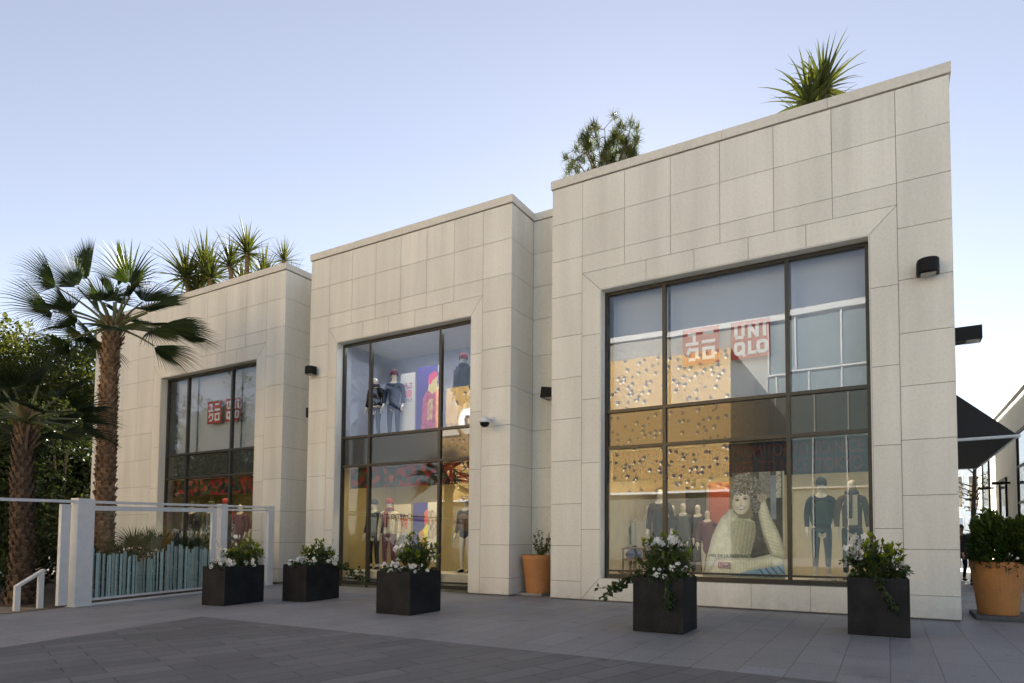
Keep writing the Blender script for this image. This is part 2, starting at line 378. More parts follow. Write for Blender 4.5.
def wallblock(left,right,cols,op,tj,xl,xr):
    mb=MB(); facade(mb,left,right,cols,op,tj)
    w_=mb.build('wall',M['stone'],bld)
    k=MB(); x0,x1,z0,z1=op
    k.box(xl+.02,x0,D+.022,D+.4,0,10.7); k.box(x1,xr-.02,D+.022,D+.4,0,10.7); k.box(x0,x1,D+.022,D+.4,z1,10.7)
    if z0>.2: k.box(x0,x1,D+.022,D+.4,0,z0)
    k.build('backing',M['joint'],w_)
    # stone reveal lining of the opening
    r=MB(); th=.02
    r.box(x0,x0+th,D+.004,D+.30,z0,z1); r.box(x1-th,x1,D+.004,D+.30,z0,z1); r.box(x0+th,x1-th,D+.004,D+.30,z1-th,z1)
    r.build('reveal',M['stone'],w_)
    return w_
O3=(-6.33,-.24,.56,7.8); O2=(-15.67,-10.32,.06,7.8); O1=(-25.46,-19.62,.06,7.8)
wallblock([-7.72,-6.84],[.27,1.215],[-6.84,-5.67,-4.49,-3.31,-2.12,-.93,.27],O3,[-5.11,-3.92,-2.68,-1.46],-7.72,1.215)
wallblock([-16.92,-16.04],[-9.94,-8.99],[-16.04+1.0167*i for i in range(7)],O2,[-14.52,-13.45,-12.4,-11.36],-16.92,-8.99)
wallblock([-30.45,-29.3,-28.2,-27.08,-25.97],[-19.14,-18.19],[-25.97+1.138*i for i in range(7)],O1,[-24.3,-23.1,-21.9,-20.75],-30.45,-18.19)
# returns and recessed link walls
def retwall(x,ya,yb,n,rows=ROWS):
    mb=MB(); ys=[ya+(yb-ya)*i/n for i in range(n+1)]
    for a,b in zip(ys,ys[1:]):
        for c,d in zip(rows,rows[1:]): slab(mb,[(a,c),(b,c),(b,d),(a,d)],x,x-.032,'x')
    w_=mb.build('side_wall',M['stone'],bld); k=MB(); k.box(x-.3,x-.022,ya+.035,yb,0,10.7); k.build('backing',M['joint'],w_)
retwall(-18.19,D+.001,14.77,1); retwall(-8.99,D+.001,14.77,1); retwall(1.215,D+.001,40,20)
def link(xa,xb):
    mb=MB()
    for c,d in zip(ROWS,ROWS[1:]): slab(mb,[(xa,c),(xb,c),(xb,d),(xa,d)],14.77,14.80)
    w_=mb.build('recess_wall',M['stone'],bld); k=MB(); k.box(xa-.2,xb+.2,14.795,15.1,0,10.7); k.build('backing',M['joint'],w_)
link(-18.19,-16.92); link(-8.99,-7.72)
mb=MB(); mb.box(-30.45,-30.2,D+.05,40,0,10.7); mb.build('side_wall',M['stone'],bld)
mb=MB(); mb.box(-16.92,-16.7,D+.42,15,0,10.7); mb.build('side_wall',M['stone'],bld)
mb=MB(); mb.box(-7.72,-7.5,D+.42,15,0,10.7); mb.build('side_wall',M['stone'],bld)
mb=MB(); mb.box(-30.4,1.2,39.7,40,0,10.7); mb.build('rear_wall',M['stone'],bld)
# coping
cp=MB(); z0,z1=10.715,10.93; ov=.035
def strip(x0,x1,y0,y1): cp.box(x0,x1,y0,y1,z0,z1,.5)
def front(xa,xb,seg):
    n=max(1,round((xb-xa)/seg)); xs=[xa+(xb-xa)*i/n for i in range(n+1)]
    for a,b in zip(xs,xs[1:]): strip(a+.004,b-.004,D-ov,D+.5)
front(-30.49,-18.15,1.9); front(-16.96,-8.95,2.0); front(-7.76,1.255,2.36)
strip(-18.6,-18.15,D+.504,14.74); strip(-9.4,-8.95,D+.504,14.74); strip(-16.96,-16.5,D+.504,14.74); strip(-7.76,-7.3,D+.504,14.74)
strip(-18.6,-16.5,14.744,15.2); strip(-9.4,-7.3,14.744,15.2); strip(.8,1.255,D+.504,40.03); strip(-30.49,-30.04,D+.504,40.03)
cp.build('parapet_coping',M['cap'],bld)
rf=MB(); rf.box(-30.2,.95,15.25,39.7,10.0,10.2); rf.box(-30.2,-18.4,D+.45,15.25,10.0,10.2); rf.box(-16.6,-9.3,D+.45,15.25,10.0,10.2); rf.box(-7.4,.95,D+.45,15.25,10.0,10.2)
rf.build('roof',M['joint'],bld)
# windows
def window(op,mull,up_glass):
    x0,x1,z0,z1=op; x0+=.022; x1-=.022; z1-=.022
    fr=MB(); y0,y1=D+.25,D+.35; t=.075
    fr.box(x0,x0+t,y0,y1,z0,z1); fr.box(x1-t,x1,y0,y1,z0,z1); fr.box(x0+t,x1-t,y0-.003,y1,z1-t,z1); fr.box(x0+t,x1-t,y0-.03,y1,z0,z0+.1)
    fr.box(x0+t,x1-t,y0-.004,y1-.004,z0+.16,z0+.20)
    for m_ in mull: fr.box(m_-.045,m_+.045,y0-.008,y1,z0+.1,z1-t)
    for z in (3.80,4.72): fr.box(x0+t,x1-t,y0-.004,y1-.004,z-.04,z+.04)
    w_=fr.build('window',M['frame'],bld)
    xs=[x0+t]+mull+[x1-t]
    for a,b in zip(xs,xs[1:]):
        for (c,d,mm,nm) in ((z0+.1,3.8,'glass','pane'),(3.8,4.72,'spandrel','spandrel_pane'),(4.72,z1-t,'glassup','pane')):
            p=MB(); y=D+.30; t1,t2,t3=[random.uniform(-.007,.007) for _ in range(3)]; p.face([(a,y+t1,c),(b,y+t2,c),(b,y+t2+t3,d),(a,y+t1+t3,d)]); p.build(nm,M[mm],w_)
    return w_
window(O3,[-4.74,-1.90],1); window(O2,[-14.43,-11.62],1); window(O1,[-24.06,-21.35],1)
# shop interiors
def room(x0,x1,y1,z0,z1,wall,floor=True):
    a=MB(); a.box(x0,x1,y1,y1+.1,z0,z1); a.box(x0-.1,x0,D+.45,y1,z0,z1); a.box(x1,x1+.1,D+.45,y1,z0,z1); a.build('interior_wall',wall,bld)
    a=MB(); a.box(x0,x1,D+.42,y1,z0-.05,z0); a.build('interior_floor',M['shopfloor'],bld)
    a=MB(); a.box(x0,x1,D+.42,y1,z1,z1+.05); a.build('interior_ceiling',M['ceil'],bld)
room(-7.3,.85,20.5,.02,3.85,M['shopwall']); room(-16.5,-9.4,17.2,.02,3.85,M['warmwall']); room(-30,-18.6,18.5,.02,3.85,M['warmwall'])
room(-7.3,.85,17.5,4.66,8.3,M['white2']); room(-16.5,-9.4,17.0,4.66,8.2,M['coolwall']); room(-30,-18.6,17.5,4.66,8.3,M['white2'])
def plinth(x0,x1,y0,y1,h,label):
    a=MB(); a.box(x0,x1,y0,y1,.025,h); a.box(x0+.02,x1-.02,y0+.02,y1-.02,h,h+.02)
    tag(a.build('display_plinth',M['plinth'],at=((x0+x1)/2,(y0+y1)/2,0.02)),label,'plinth')
plinth(-6.2,-.4,14.05,15.35,.60,'long pale display plinth along the window with the large portrait poster')
plinth(-15.5,-10.5,14.05,15.3,.46,'long cream display plinth under the mannequins behind the middle shop window')
plinth(-25.3,-19.8,14.05,15.3,.46,'long cream display plinth behind the window seen through the glass fence')

# ------------------------------------------------------------------ text, signs, posters
def text_mb(mb,s,size,x,y,z,depth=.004,bold=0.0,flip=False,spacing=1.0,width=None):
    cu=bpy.data.curves.new('lettering','FONT'); cu.body=s; cu.size=size; cu.extrude=depth; cu.offset=bold; cu.space_character=spacing
    ob=bpy.data.objects.new('lettering_source',cu); C.objects.link(ob)
    dg=bpy.context.evaluated_depsgraph_get(); me=bpy.data.meshes.new_from_object(ob.evaluated_get(dg))
    vs=[v.co.copy() for v in me.vertices]; fs=[tuple(p.vertices) for p in me.polygons]
    wd=max(v.x for v in vs)-min(v.x for v in vs); k=(width/wd) if width else 1
    sg=-1 if flip else 1
    mb.raw([(x+sg*v.x*k,y-sg*v.z,z+v.y) for v in vs],fs)
    bpy.data.objects.remove(ob); bpy.data.curves.remove(cu); bpy.data.meshes.remove(me)
    return wd*k
def stroke(mb,x,y,z,a,b,w,t=.012):      # a,b in local 0..1 sign space already scaled
    p0=Vector((x+a[0],y,z+a[1])); p1=Vector((x+b[0],y,z+b[1])); d=(p1-p0).normalized()
    s=Vector((-d.z,0,d.x))
    mb.obox((p0+p1)/2,(p1-p0)/2+d*(w/2)*0,Vector((0,t/2,0)),s*(w/2))
def ring(mb,x,y,z,x0,x1,z0,z1,w,t=.012):
    mb.box(x+x0,x+x1,y-t/2,y+t/2,z+z0,z+z0+w); mb.box(x+x0,x+x1,y-t/2,y+t/2,z+z1-w,z+z1)
    mb.box(x+x0,x+x0+w,y-t/2,y+t/2,z+z0+w,z+z1-w); mb.box(x+x1-w,x+x1,y-t/2,y+t/2,z+z0+w,z+z1-w)
def rrect(mb,x,y,z,x0,x1,z0,z1,w,t=.012):   # rounded ring
    n=24; o=[];i_=[]
    cx_,cz_=(x0+x1)/2,(z0+z1)/2
    for k in range(n):
        a=2*PI*k/n; c,s=math.cos(a),math.sin(a); q=.55
        fx=math.copysign(abs(c)**q,c); fz=math.copysign(abs(s)**q,s)
        o.append((cx_+fx*(x1-x0)/2,cz_+fz*(z1-z0)/2)); i_.append((cx_+fx*((x1-x0)/2-w),cz_+fz*((z1-z0)/2-w)))
    vs=[(x+p[0],y-t/2,z+p[1]) for p in o]+[(x+p[0],y-t/2,z+p[1]) for p in i_]+[(x+p[0],y+t/2,z+p[1]) for p in o]+[(x+p[0],y+t/2,z+p[1]) for p in i_]
    fs=[]
    for k in range(n):
        j=(k+1)%n
        fs+=[(k,j,n+j,n+k),(k,2*n+k,2*n+j,j),(n+k,n+j,3*n+j,3*n+k)]
    mb.raw(vs,fs)
def kana(x,y,z,s):
    mb=MB(); t=.014; w=.085*s
    bx=lambda a,b,c,d: mb.box(x+a*s,x+b*s,y-t/2,y+t/2,z+c*s,z+d*s)
    # four characters of the square emblem, two by two
    bx(.15,.37,.80,.885); bx(.285,.37,.62,.80); bx(.09,.44,.535,.62)
    bx(.57,.86,.80,.885); bx(.54,.90,.555,.64)
    stroke(mb,x,y,z,(.22*s,.47*s),(.13*s,.27*s),w); bx(.18,.44,.37,.455); bx(.355,.44,.16,.37); bx(.17,.355,.10,.185)
    ring(mb,x,y,z,.55*s,.89*s,.11*s,.455*s,w,t)
    return mb
def latin(x,y,z,s):
    mb=MB(); t=.014; w=.085*s
    bx=lambda a,b,c,d: mb.box(x+a*s,x+b*s,y-t/2,y+t/2,z+c*s,z+d*s)
    bx(.09,.175,.60,.89); bx(.275,.36,.60,.89); bx(.12,.33,.54,.62)
    bx(.44,.525,.54,.89); bx(.635,.72,.54,.89); stroke(mb,x,y+.001,z,(.485*s,.87*s),(.675*s,.56*s),w*.95,t)
    bx(.82,.905,.54,.89)
    rrect(mb,x,y,z,.08*s,.37*s,.10*s,.455*s,w,t); stroke(mb,x,y+.002,z,(.24*s,.22*s),(.36*s,.07*s),w*.9,t)
    bx(.44,.525,.10,.455); bx(.525,.66,.10,.185)
    rrect(mb,x,y,z,.66*s,.945*s,.10*s,.455*s,w,t)
    return mb
def sign(x,z,s,fn,label,y):
    b=MB(); b.box(x,x+s,y,y+.015,z,z+s)
    o=b.build('shop_sign',M['red'],at=(x+s/2,y,z)); tag(o,label,'sign','red square emblem signs in the upper windows')
    fn(x,y-.006,z,s).build('lettering',M['whitetext'],o)
sign(-4.34,5.70,.88,kana,'red square sign of four white angular characters hanging in the largest upper window',D+.46)
sign(-3.18,5.69,.88,latin,'red square sign with white letters UNI QLO hanging in the largest upper window',D+.46)
sign(-23.13,5.83,.86,kana,'red square sign of four white angular characters in the upper window above the glass fence',D+.46)
sign(-22.02,5.83,.86,latin,'red square sign with white letters UNI QLO in the upper window above the glass fence',D+.46)
def blind(x0,x1,label):
    b=MB(); n=60
    for i in range(n):
        pass
    b.box(x0,x1,D+.66,D+.672,4.8,7.95); o=b.build('roller_blind',M['blind'],at=((x0+x1)/2,D+.66,7.95)); tag(o,label,'blind','lowered roller blinds')
    h=MB(); h.box(x0,x1,D+.655,D+.677,4.76,4.80); h.build('bottom_rail',M['alu'],o)
    h=MB(); h.tube([(x0,D+.70,7.98),(x1,D+.70,7.98)],.05,10); h.build('roller_tube',M['alu'],o)
for a,b,l in ((-6.25,-4.78,'lowered grey blind in the narrow pane of the largest window, near the terracotta pot niche'),(-4.70,-1.94,'wide lowered grey blind behind the two red signs of the largest window'),(-1.86,-.3,'lowered grey blind in the largest window beside the outer pier with the wall lamp')): blind(a,b,l)
for a,b,l in ((-25.4,-24.1,'lowered grey blind in the narrow pane beside the tall palm'),(-24.02,-21.39,'lowered grey blind behind the red signs above the glass fence'),(-21.31,-19.7,'lowered grey blind in the last pane above the white flower planter by the fence')): blind(a,b,l)

def inpoly(px,pz,poly):
    r=np.zeros(px.shape,bool); n=len(poly)
    for i in range(n):
        x1,z1=poly[i]; x2,z2=poly[(i+1)%n]
        if z1==z2: continue
        c=((z1>pz)!=(z2>pz))&(px<(x2-x1)*(pz-z1)/(z2-z1)+x1); r^=c
    return r
def vnoise(px,py,s,seed):
    rs=np.random.RandomState(seed); G=rs.rand(64,64)
    x=px/s; y=py/s; xi=np.floor(x).astype(int); yi=np.floor(y).astype(int); fx=x-xi; fy=y-yi
    fx=fx*fx*(3-2*fx); fy=fy*fy*(3-2*fy); g=lambda a,b:G[a%64,b%64]
    return (g(xi,yi)*(1-fx)+g(xi+1,yi)*fx)*(1-fy)+(g(xi,yi+1)*(1-fx)+g(xi+1,yi+1)*fx)*fy
M['print']=paintmat('printed_poster_film',.45)
def poster(name,x0,x1,z0,z1,y,W,H,draw,label,cat,clip=None,frame=None):
    us=np.linspace(0,1,W+1); vs=np.linspace(0,1,H+1)
    U,V=np.meshgrid(us,vs); col=draw(U,1-V)      # V measured downwards in picture space
    keep=clip(U,1-V) if clip else np.ones(U.shape,bool)
    at=((x0+x1)/2,y,z0)
    verts=[((x0+(x1-x0)*u-at[0])*S,0,((z1-z0)*v)*S) for v in vs for u in us]
    fs=[]
    for j in range(H):
        for i in range(W):
            if keep[j,i] and keep[j+1,i+1] and keep[j,i+1] and keep[j+1,i]:
                a=j*(W+1)+i; fs.append((a,a+1,a+W+2,a+W+1))
    me=bpy.data.meshes.new(name); me.from_pydata(verts,[],fs)
    ca=me.color_attributes.new('ink','FLOAT_COLOR','POINT'); cc=np.ones((len(verts),4)); cc[:,:3]=col.reshape(-1,3); ca.data.foreach_set('color',cc.ravel())
    me.materials.append(M['print']); o=bpy.data.objects.new(name,me); C.objects.link(o); o.location=Vector(at)*S; LOC[o.name]=at
    so_=o.modifiers.new('thickness','SOLIDIFY'); so_.thickness=.006; so_.offset=-1
    return tag(o,label,cat)
def lay(col,m,c,n=None):
    c=np.minimum(np.array(c)*1.5,.9)
    if n is None: col[m]=c
    else: col[m]=c*(n[m][:,None])
def edist(px,py,poly):
    d=np.full(px.shape,1e9); n=len(poly)
    for i in range(n):
        x1,y1=poly[i]; x2,y2=poly[(i+1)%n]; L2=(x2-x1)**2+(y2-y1)**2
        t=np.clip(((px-x1)*(x2-x1)+(py-y1)*(y2-y1))/L2,0,1); d=np.minimum(d,np.hypot(px-x1-t*(x2-x1),py-y1-t*(y2-y1)))
    return d
def portrait(U,V):
    px=40+U*470; py=60+V*560; col=np.zeros(U.shape+(3,))
    n1=vnoise(px,py,9,1); n2=vnoise(px,py,30,2); n3=vnoise(px,py,5,3)
    col[:]=np.array((.10,.10,.085)); col*= (.7+.6*n2)[...,None]
    lay(col,(px>372)&(px<432)&(py<200),(.20,.19,.17),.7+.6*n1)
    lay(col,(px>434)&(px<464)&(py>80)&(py<312),(.19,.22,.25),.8+.4*n2)
    lay(col,(px>466)&(px<494)&(py<200),(.34,.33,.28),.4+1.2*n1)
    lay(col,(px>498),(.42,.43,.36),.9+.2*n2)
    # sweater
    sw=[(215,243),(150,300),(98,395),(62,520),(40,640),(215,640),(330,585),(505,545),(512,470),(440,486),(318,505),(352,385),(346,325),(300,292),(262,298),(225,270)]
    knit=.92+.16*n1+.12*(n2-.5)+.10*np.sin(px*.55+py*.28)*np.sin(py*.5)
    fold=1-.28*np.exp(-((px-190-.25*(py-300))/22.)**2)-.18*np.exp(-((py-560+.2*px)/16.)**2); rib=1+.07*np.sin(px*.42-py*.16); lay(col,inpoly(px,py,sw),(.60,.59,.45),knit*fold*rib*(.60+.40*np.clip(edist(px,py,sw)/34,0,1)))
    tp=[(205,330),(250,300),(345,330),(352,385),(320,500),(270,520),(230,440)]; lay(col,inpoly(px,py,tp),(.44,.43,.31),(.80+.25*n1)*(.62+.38*np.clip((352-px)/110,0,1))*(1+.10*np.sin(px*.30+py*.05)))
    fo=[(60,600),(120,520),(210,505),(330,510),(440,486),(512,470),(505,545),(330,585),(215,640),(40,640)]; lay(col,inpoly(px,py,fo),(.60,.59,.45),knit*(.55+.45*np.clip(edist(px,py,fo)/26,0,1))*(1+.06*np.sin(px*.4)))
    lay(col,inpoly(px,py,[(346,325),(392,300),(436,484),(318,505),(352,385)]),(.085,.085,.075),.8+.5*n2)
    lay(col,inpoly(px,py,[(318,505),(440,482),(440,490),(330,515)]),(.05,.05,.045))
    # raised arm
    lay(col,inpoly(px,py,[(360,222),(404,205),(436,300),(478,380),(514,480),(512,520),(430,500),(392,400),(368,300)]),(.58,.57,.43),knit*(.55+.45*np.clip(edist(px,py,[(360,222),(404,205),(436,300),(478,380),(514,480),(512,520),(430,500),(392,400),(368,300)])/20,0,1))*(1+.07*np.sin(py*.35-px*.1)))
    lay(col,inpoly(px,py,[(392,400),(402,396),(440,490),(428,495)]),(.26,.26,.19))
    # hair
    h=((px-292)/92)**2+((py-150)/90)**2<1+.35*(n1-.5)
    h|=((px-335)/45)**2+((py-225)/62)**2<1+.3*(n1-.5)
    h|=((px-238)/30)**2+((py-190)/60)**2<1+.3*(n1-.5)
    curl=np.abs(np.sin((px+18*n1*3)*.13+np.sin(py*.09)*2.2))
    lay(col,h,(.20,.195,.175),.12+1.9*(curl**2)*n3+.30*n1)
    # face and neck
    lay(col,inpoly(px,py,[(240,262),(322,240),(336,300),(290,309),(250,300)]),(.20,.18,.13))
    fa=(px-268)*.98+(py-222)*.18; fb=(py-222)*.98-(px-268)*.18
    fc=(fa/52)**2+((fb+3)/65)**2
    fm=(fc<1)&(py>160)
    lay(col,fm,(.62,.55,.43),1.10-.28*np.clip(fc,0,1)-.30*np.clip((px-278)/40,0,1)-.12*np.exp(-((px-226)/9.)**2))
    lay(col,fm&(py<176+12*n1)&(n3>.35),(.10,.09,.08))
    for ex,ey in ((246,206),(291,200)):
        lay(col,((px-ex)/13)**2+((py-ey)/7)**2<1,(.33,.27,.20)); lay(col,((px-ex)/10)**2+((py-ey)/3.4)**2<1,(.05,.04,.035)); lay(col,(np.abs(px-ex)<12)&(np.abs(py-(ey-12)-.02*(px-ex)**2)<1.8),(.24,.20,.16))
    lay(col,inpoly(px,py,[(262,205),(270,206),(276,233),(260,236),(256,230)]),(.55,.50,.40))
    lay(col,(np.abs(py-237)<2.5)&(np.abs(px-266)<11),(.20,.16,.13))
    sm=py-.010*(px-266)**2*-1; lay(col,((px-266)/25)**2+((sm-252)/8)**2<1,(.30,.16,.13)); lay(col,((px-266)/21)**2+((sm-251)/4.6)**2<1,(.72,.69,.60))
    lay(col,fm&(np.abs(np.hypot((px-266)/1.0,(py-238)/1.0)-33)<1.6)&(py>236)&(py<262),(.40,.34,.26))
    # hand
    lay(col,((px-388)/26)**2+((py-196)/24)**2<1,(.36,.31,.24),.8+.4*n1)
    for k in range(4): lay(col,(np.abs((px-372-k*9)+(py-196)*.2)<1.2)&(np.abs(py-190)<16),(.14,.11,.09))
    # jeans
    j=inpoly(px,py,[(190,616),(330,578),(505,548),(512,620),(190,640)])
    lay(col,j,(.21,.33,.45),.8+.4*n2); lay(col,j&(np.sin((px-py*.9)*.16)>.72)&(px>360),(.06,.09,.13))
    lay(col,(py>612),(.50,.43,.26),.9+.2*n2)
    return col
def pclip(U,V):
    px=40+U*470; py=60+V*560
    return inpoly(px,py,[(214,56),(520,50),(520,640),(30,640),(58,525),(96,392),(148,298),(214,241)])
pw=poster('portrait_poster',-3.86,-2.02,.66,3.05,D+.42,150,180,portrait,'tall photo poster of a smiling curly haired person in a cream sweater','poster',pclip)
tx=MB(); text_mb(tx,'MIEL DE LA PRESTANCE',.105,-3.72,D+.405,1.115,.002,0,False,1,.98); tx.build('lettering',M['greytext'],pw)
tx=MB(); tx.box(-3.50,-3.37,D+.400,D+.408,.86,1.0); tx.box(-3.355,-3.22,D+.400,D+.408,.86,1.0); lg=tx.build('emblem',M['red'],pw)
tx=kana(-3.50,D+.396,.86,.135); t2=latin(-3.355,D+.396,.86,.135); tx.raw(t2.v,t2.f); tx.build('lettering',M['whitetext'],lg)
def whitepanel(U,V):
    col=np.ones(U.shape+(3,))*.8
    n=vnoise(U*60,V*60,2,4)
    for r in (.17,.205,.24): lay(col,(np.abs(V-r)<.012)&(U>.2)&(U<.82)&(n>.35),(.35,.12,.25))
    lay(col,(V>.27)&(V<.40)&(U>.22)&(U<.8),(.62,.28,.36),.7+.5*n)
    for r in (.43,.455): lay(col,(np.abs(V-r)<.008)&(U>.2)&(U<.85)&(n>.4),(.2,.15,.25))
    return col
def reddress(U,V):
    col=np.zeros(U.shape+(3,)); col[:]=(.12,.10,.42)
    n=vnoise(U*50,V*80,3,5)
    lay(col,U>.82,(.55,.58,.66))
    lay(col,inpoly(U,V,[(.42,.36),(.55,.33),(.72,.33),(.92,.38),(1.02,.55),(1.02,.8),(.92,.7),(.88,1.02),(.2,1.02),(.24,.6),(.26,.46)]),(.42,.10,.20),.75+.5*n)
    lay(col,inpoly(U,V,[(.46,.5),(.66,.5),(.62,.8),(.42,.8)]),(.55,.36,.22),.6+.8*n)
    lay(col,inpoly(U,V,[(.50,.22),(.78,.16),(.82,.38),(.62,.42),(.44,.36)]),(.62,.50,.24))
    lay(col,((U-.66)/.17)**2+((V-.205)/.075)**2<1,(.60,.47,.25))
    lay(col,inpoly(U,V,[(.44,.24),(.48,.13),(.66,.09),(.78,.10),(.80,.17),(.62,.22),(.55,.28)]),(.62,.08,.18))
    lay(col,inpoly(U,V,[(.80,.10),(.96,.14),(.92,.3),(.84,.3)]),(.2,.18,.3))
    return col
poster('white_poster',-14.12,-13.5,4.85,6.88,14.9,40,90,whitepanel,'white upstairs poster with small pink print in the middle building','poster')
poster('dress_poster',-13.48,-12.42,4.85,7.02,14.95,70,120,reddress,'upstairs poster of a figure in a red dress on violet','poster')
def lowtext(U,V):
    col=np.ones(U.shape+(3,))*np.array((.60,.55,.42)); n=vnoise(U*60,V*60,2,7)
    lay(col,(np.abs(V-.22)<.012)&(U>.15)&(U<.85),(.15,.1,.1))
    lay(col,(V>.27)&(V<.46)&(U>.18)&(U<.82)&(n>.3),(.45,.10,.08)); lay(col,(V>.5)&(V<.6)&(U>.18)&(U<.82)&(n>.5),(.5,.35,.12))
    lay(col,(V>.62)&(V<.66)&(U>.2)&(U<.8)&(n>.4),(.2,.15,.1))
    return col
def yellowfig(U,V):
    col=np.zeros(U.shape+(3,)); col[:]=(.05,.04,.30); n=vnoise(U*40,V*60,3,9)
    lay(col,U>.62,(.50,.48,.42))
    lay(col,inpoly(U,V,[(.62,.16),(.82,.12),(1.,.2),(1.02,.5),(.9,.62),(.62,.6)]),(.38,.33,.25),.5+.9*n)
    lay(col,inpoly(U,V,[(.30,.50),(.52,.42),(.56,.3),(.64,.28),(.64,1.02),(.26,1.02),(.36,.75),(.22,.6)]),(.62,.28,.04),.6+.7*n)
    lay(col,inpoly(U,V,[(.46,.45),(.58,.33),(.64,.34),(.64,.6),(.52,.64)]),(.70,.55,.05),.8+.3*n)
    lay(col,inpoly(U,V,[(.46,.2),(.56,.12),(.64,.14),(.64,.36),(.5,.38)]),(.55,.09,.07))
    return col
poster('price_poster',-14.45,-13.72,.9,2.62,15.05,40,70,lowtext,'cream ground floor poster with red and black print between mannequins','poster')
poster('figure_poster',-13.68,-12.70,.75,2.66,15.1,70,100,yellowfig,'ground floor poster of an orange and yellow figure on dark blue','poster')
# red vinyl words on the glass
tx=MB(); text_mb(tx,'PLUS EXTRA CHAUD',.22,-14.05,D+.38,2.10,.002,.002,False,1,1.8); tag(tx.build('window_lettering',M['redtext'],at=(-13.2,D+.38,2.13)),'thin red words across the ground floor glass of the middle building','lettering')
# banner in the large window
b=MB(); b.box(-6.25,-.34,D+.62,D+.635,2.98,3.76); bo=b.build('banner',M['navy'],at=(-3.3,D+.62,2.98)); tag(bo,'long navy banner with two lines of red capitals above the portrait poster','banner')
tx=MB(); text_mb(tx,'FROM TOKYO TO NICE  FROM TOKYO TO NICE',.40,-6.15,D+.612,3.42,.003,.004,False,1,5.7); tx.build('lettering',M['redtext'],bo); tx=MB(); text_mb(tx,'TO NICE   TOKYO  ANTIBES  TO NICE  TOKYO',.40,-6.15,D+.612,3.05,.003,.004,False,1,5.7); tx.build('lettering',M['redtext'],bo)
# autumn frieze
M['frieze']=None
def friezemat():
    m,nt,N,L,P=nodes('autumn_leaf_print'); tc=N.new('ShaderNodeTexCoord'); v=N.new('ShaderNodeTexVoronoi'); v.inputs['Scale'].default_value=6.5; L.new(tc.outputs['Object'],v.inputs['Vector'])
    r=N.new('ShaderNodeValToRGB'); L.new(v.outputs['Color'],r.inputs[0]); e_=r.color_ramp.elements
    e_[0].position=0; e_[0].color=(.25,.012,.01,1); e_[1].position=1; e_[1].color=(.30,.16,.04,1)
    for p,c in ((.25,(.02,.02,.015,1)),(.45,(.28,.02,.015,1)),(.62,(.045,.05,.015,1)),(.8,(.33,.06,.02,1))): q=e_.new(p); q.color=c
    r.color_ramp.interpolation='CONSTANT'; L.new(r.outputs[0],P.inputs['Base Color']); P.inputs['Roughness'].default_value=.7; return m
M['frieze']=friezemat()
for x0,x1,l in ((-15.6,-10.4,'long frieze printed with red and brown autumn leaves above the middle shop window display'),(-25.4,-19.7,'dark red leaf frieze above the mannequins behind the glass fence')):
    b=MB(); b.box(x0,x1,D+.62,D+.64,3.12,3.76); tag(b.build('leaf_frieze',M['frieze'],at=((x0+x1)/2,D+.62,3.12)),l,'frieze')

# ------------------------------------------------------------------ shop lamps: ceiling spots and added fill strips
M['led']=emit('fill_led_strip',(1,.80,.46),3.8); M['ledw']=emit('cool_fill_led_strip',(.93,.96,1.0),3.5); M['led3']=emit('warm_white_fill_led_strip',(1,.88,.66),2.8)
M['spot']=emit('ceiling_spot_lamp',(1,.97,.92),8)
def fill_strip(x0,x1,y,z,m,label):  # unseen ceiling strips, added to light the rooms in place of small spots
    h=MB(); h.box(x0,x1,y-.09,y+.09,z+.02,z+.07); o=h.build('fill_strip_light',M['white'],at=((x0+x1)/2,y,z)); tag(o,label,'lamp','added strip lights on the shop ceilings')
    l=MB(); l.box(x0+.02,x1-.02,y-.07,y+.07,z,z+.02); l.build('diffuser',m,o)
fill_strip(-15.6,-10.4,D+1.0,3.75,M['led'],'added warm ceiling strip lamp over the mannequins behind the middle shop window')
fill_strip(-25.4,-19.7,D+1.0,3.75,M['led'],'added warm ceiling strip lamp over the mannequins behind the glass fence')
fill_strip(-6.2,-.4,D+1.0,3.75,M['led3'],'added pale ceiling strip lamp over the portrait poster display')
fill_strip(-6.2,.4,D+4.2,3.75,M['led3'],'added pale ceiling strip lamp above the small row of mannequins deep in the shop')
fill_strip(-15.6,-10.4,D+1.1,8.08,M['ledw'],'added cool ceiling strip lamp over the upstairs mannequins')
sp=thing('ceiling_spotlight',(-14.9,14.55,8.14),'small round white spotlight in the upstairs ceiling of the middle building','lamp','ceiling spotlights upstairs')
q=MB(); q.lathe((-14.9,14.55,8.14),[(.13,.0),(.13,.05),(.001,.05)],16); q.build('housing',M['white'],sp)
q=MB(); q.lathe((-14.9,14.55,8.135),[(.001,.0),(.10,.0),(.10,.01)],16); q.build('lamp_lens',M['spot'],sp)
for (x,y) in ((-14.6,14.75),(-13.55,14.6),(-13.25,14.72),(-12.95,14.5),(-11.75,14.62),(-11.4,14.72),(-11.05,14.55)):
    copy_tree(sp,(x,y,8.14),sp['label'])
sp2=copy_tree(sp,(-11.5,14.9,3.80),'small round white spotlight in the ground floor ceiling of the middle building','ceiling spotlights downstairs')
copy_tree(sp2,(-10.9,14.7,3.80),sp2['label'])

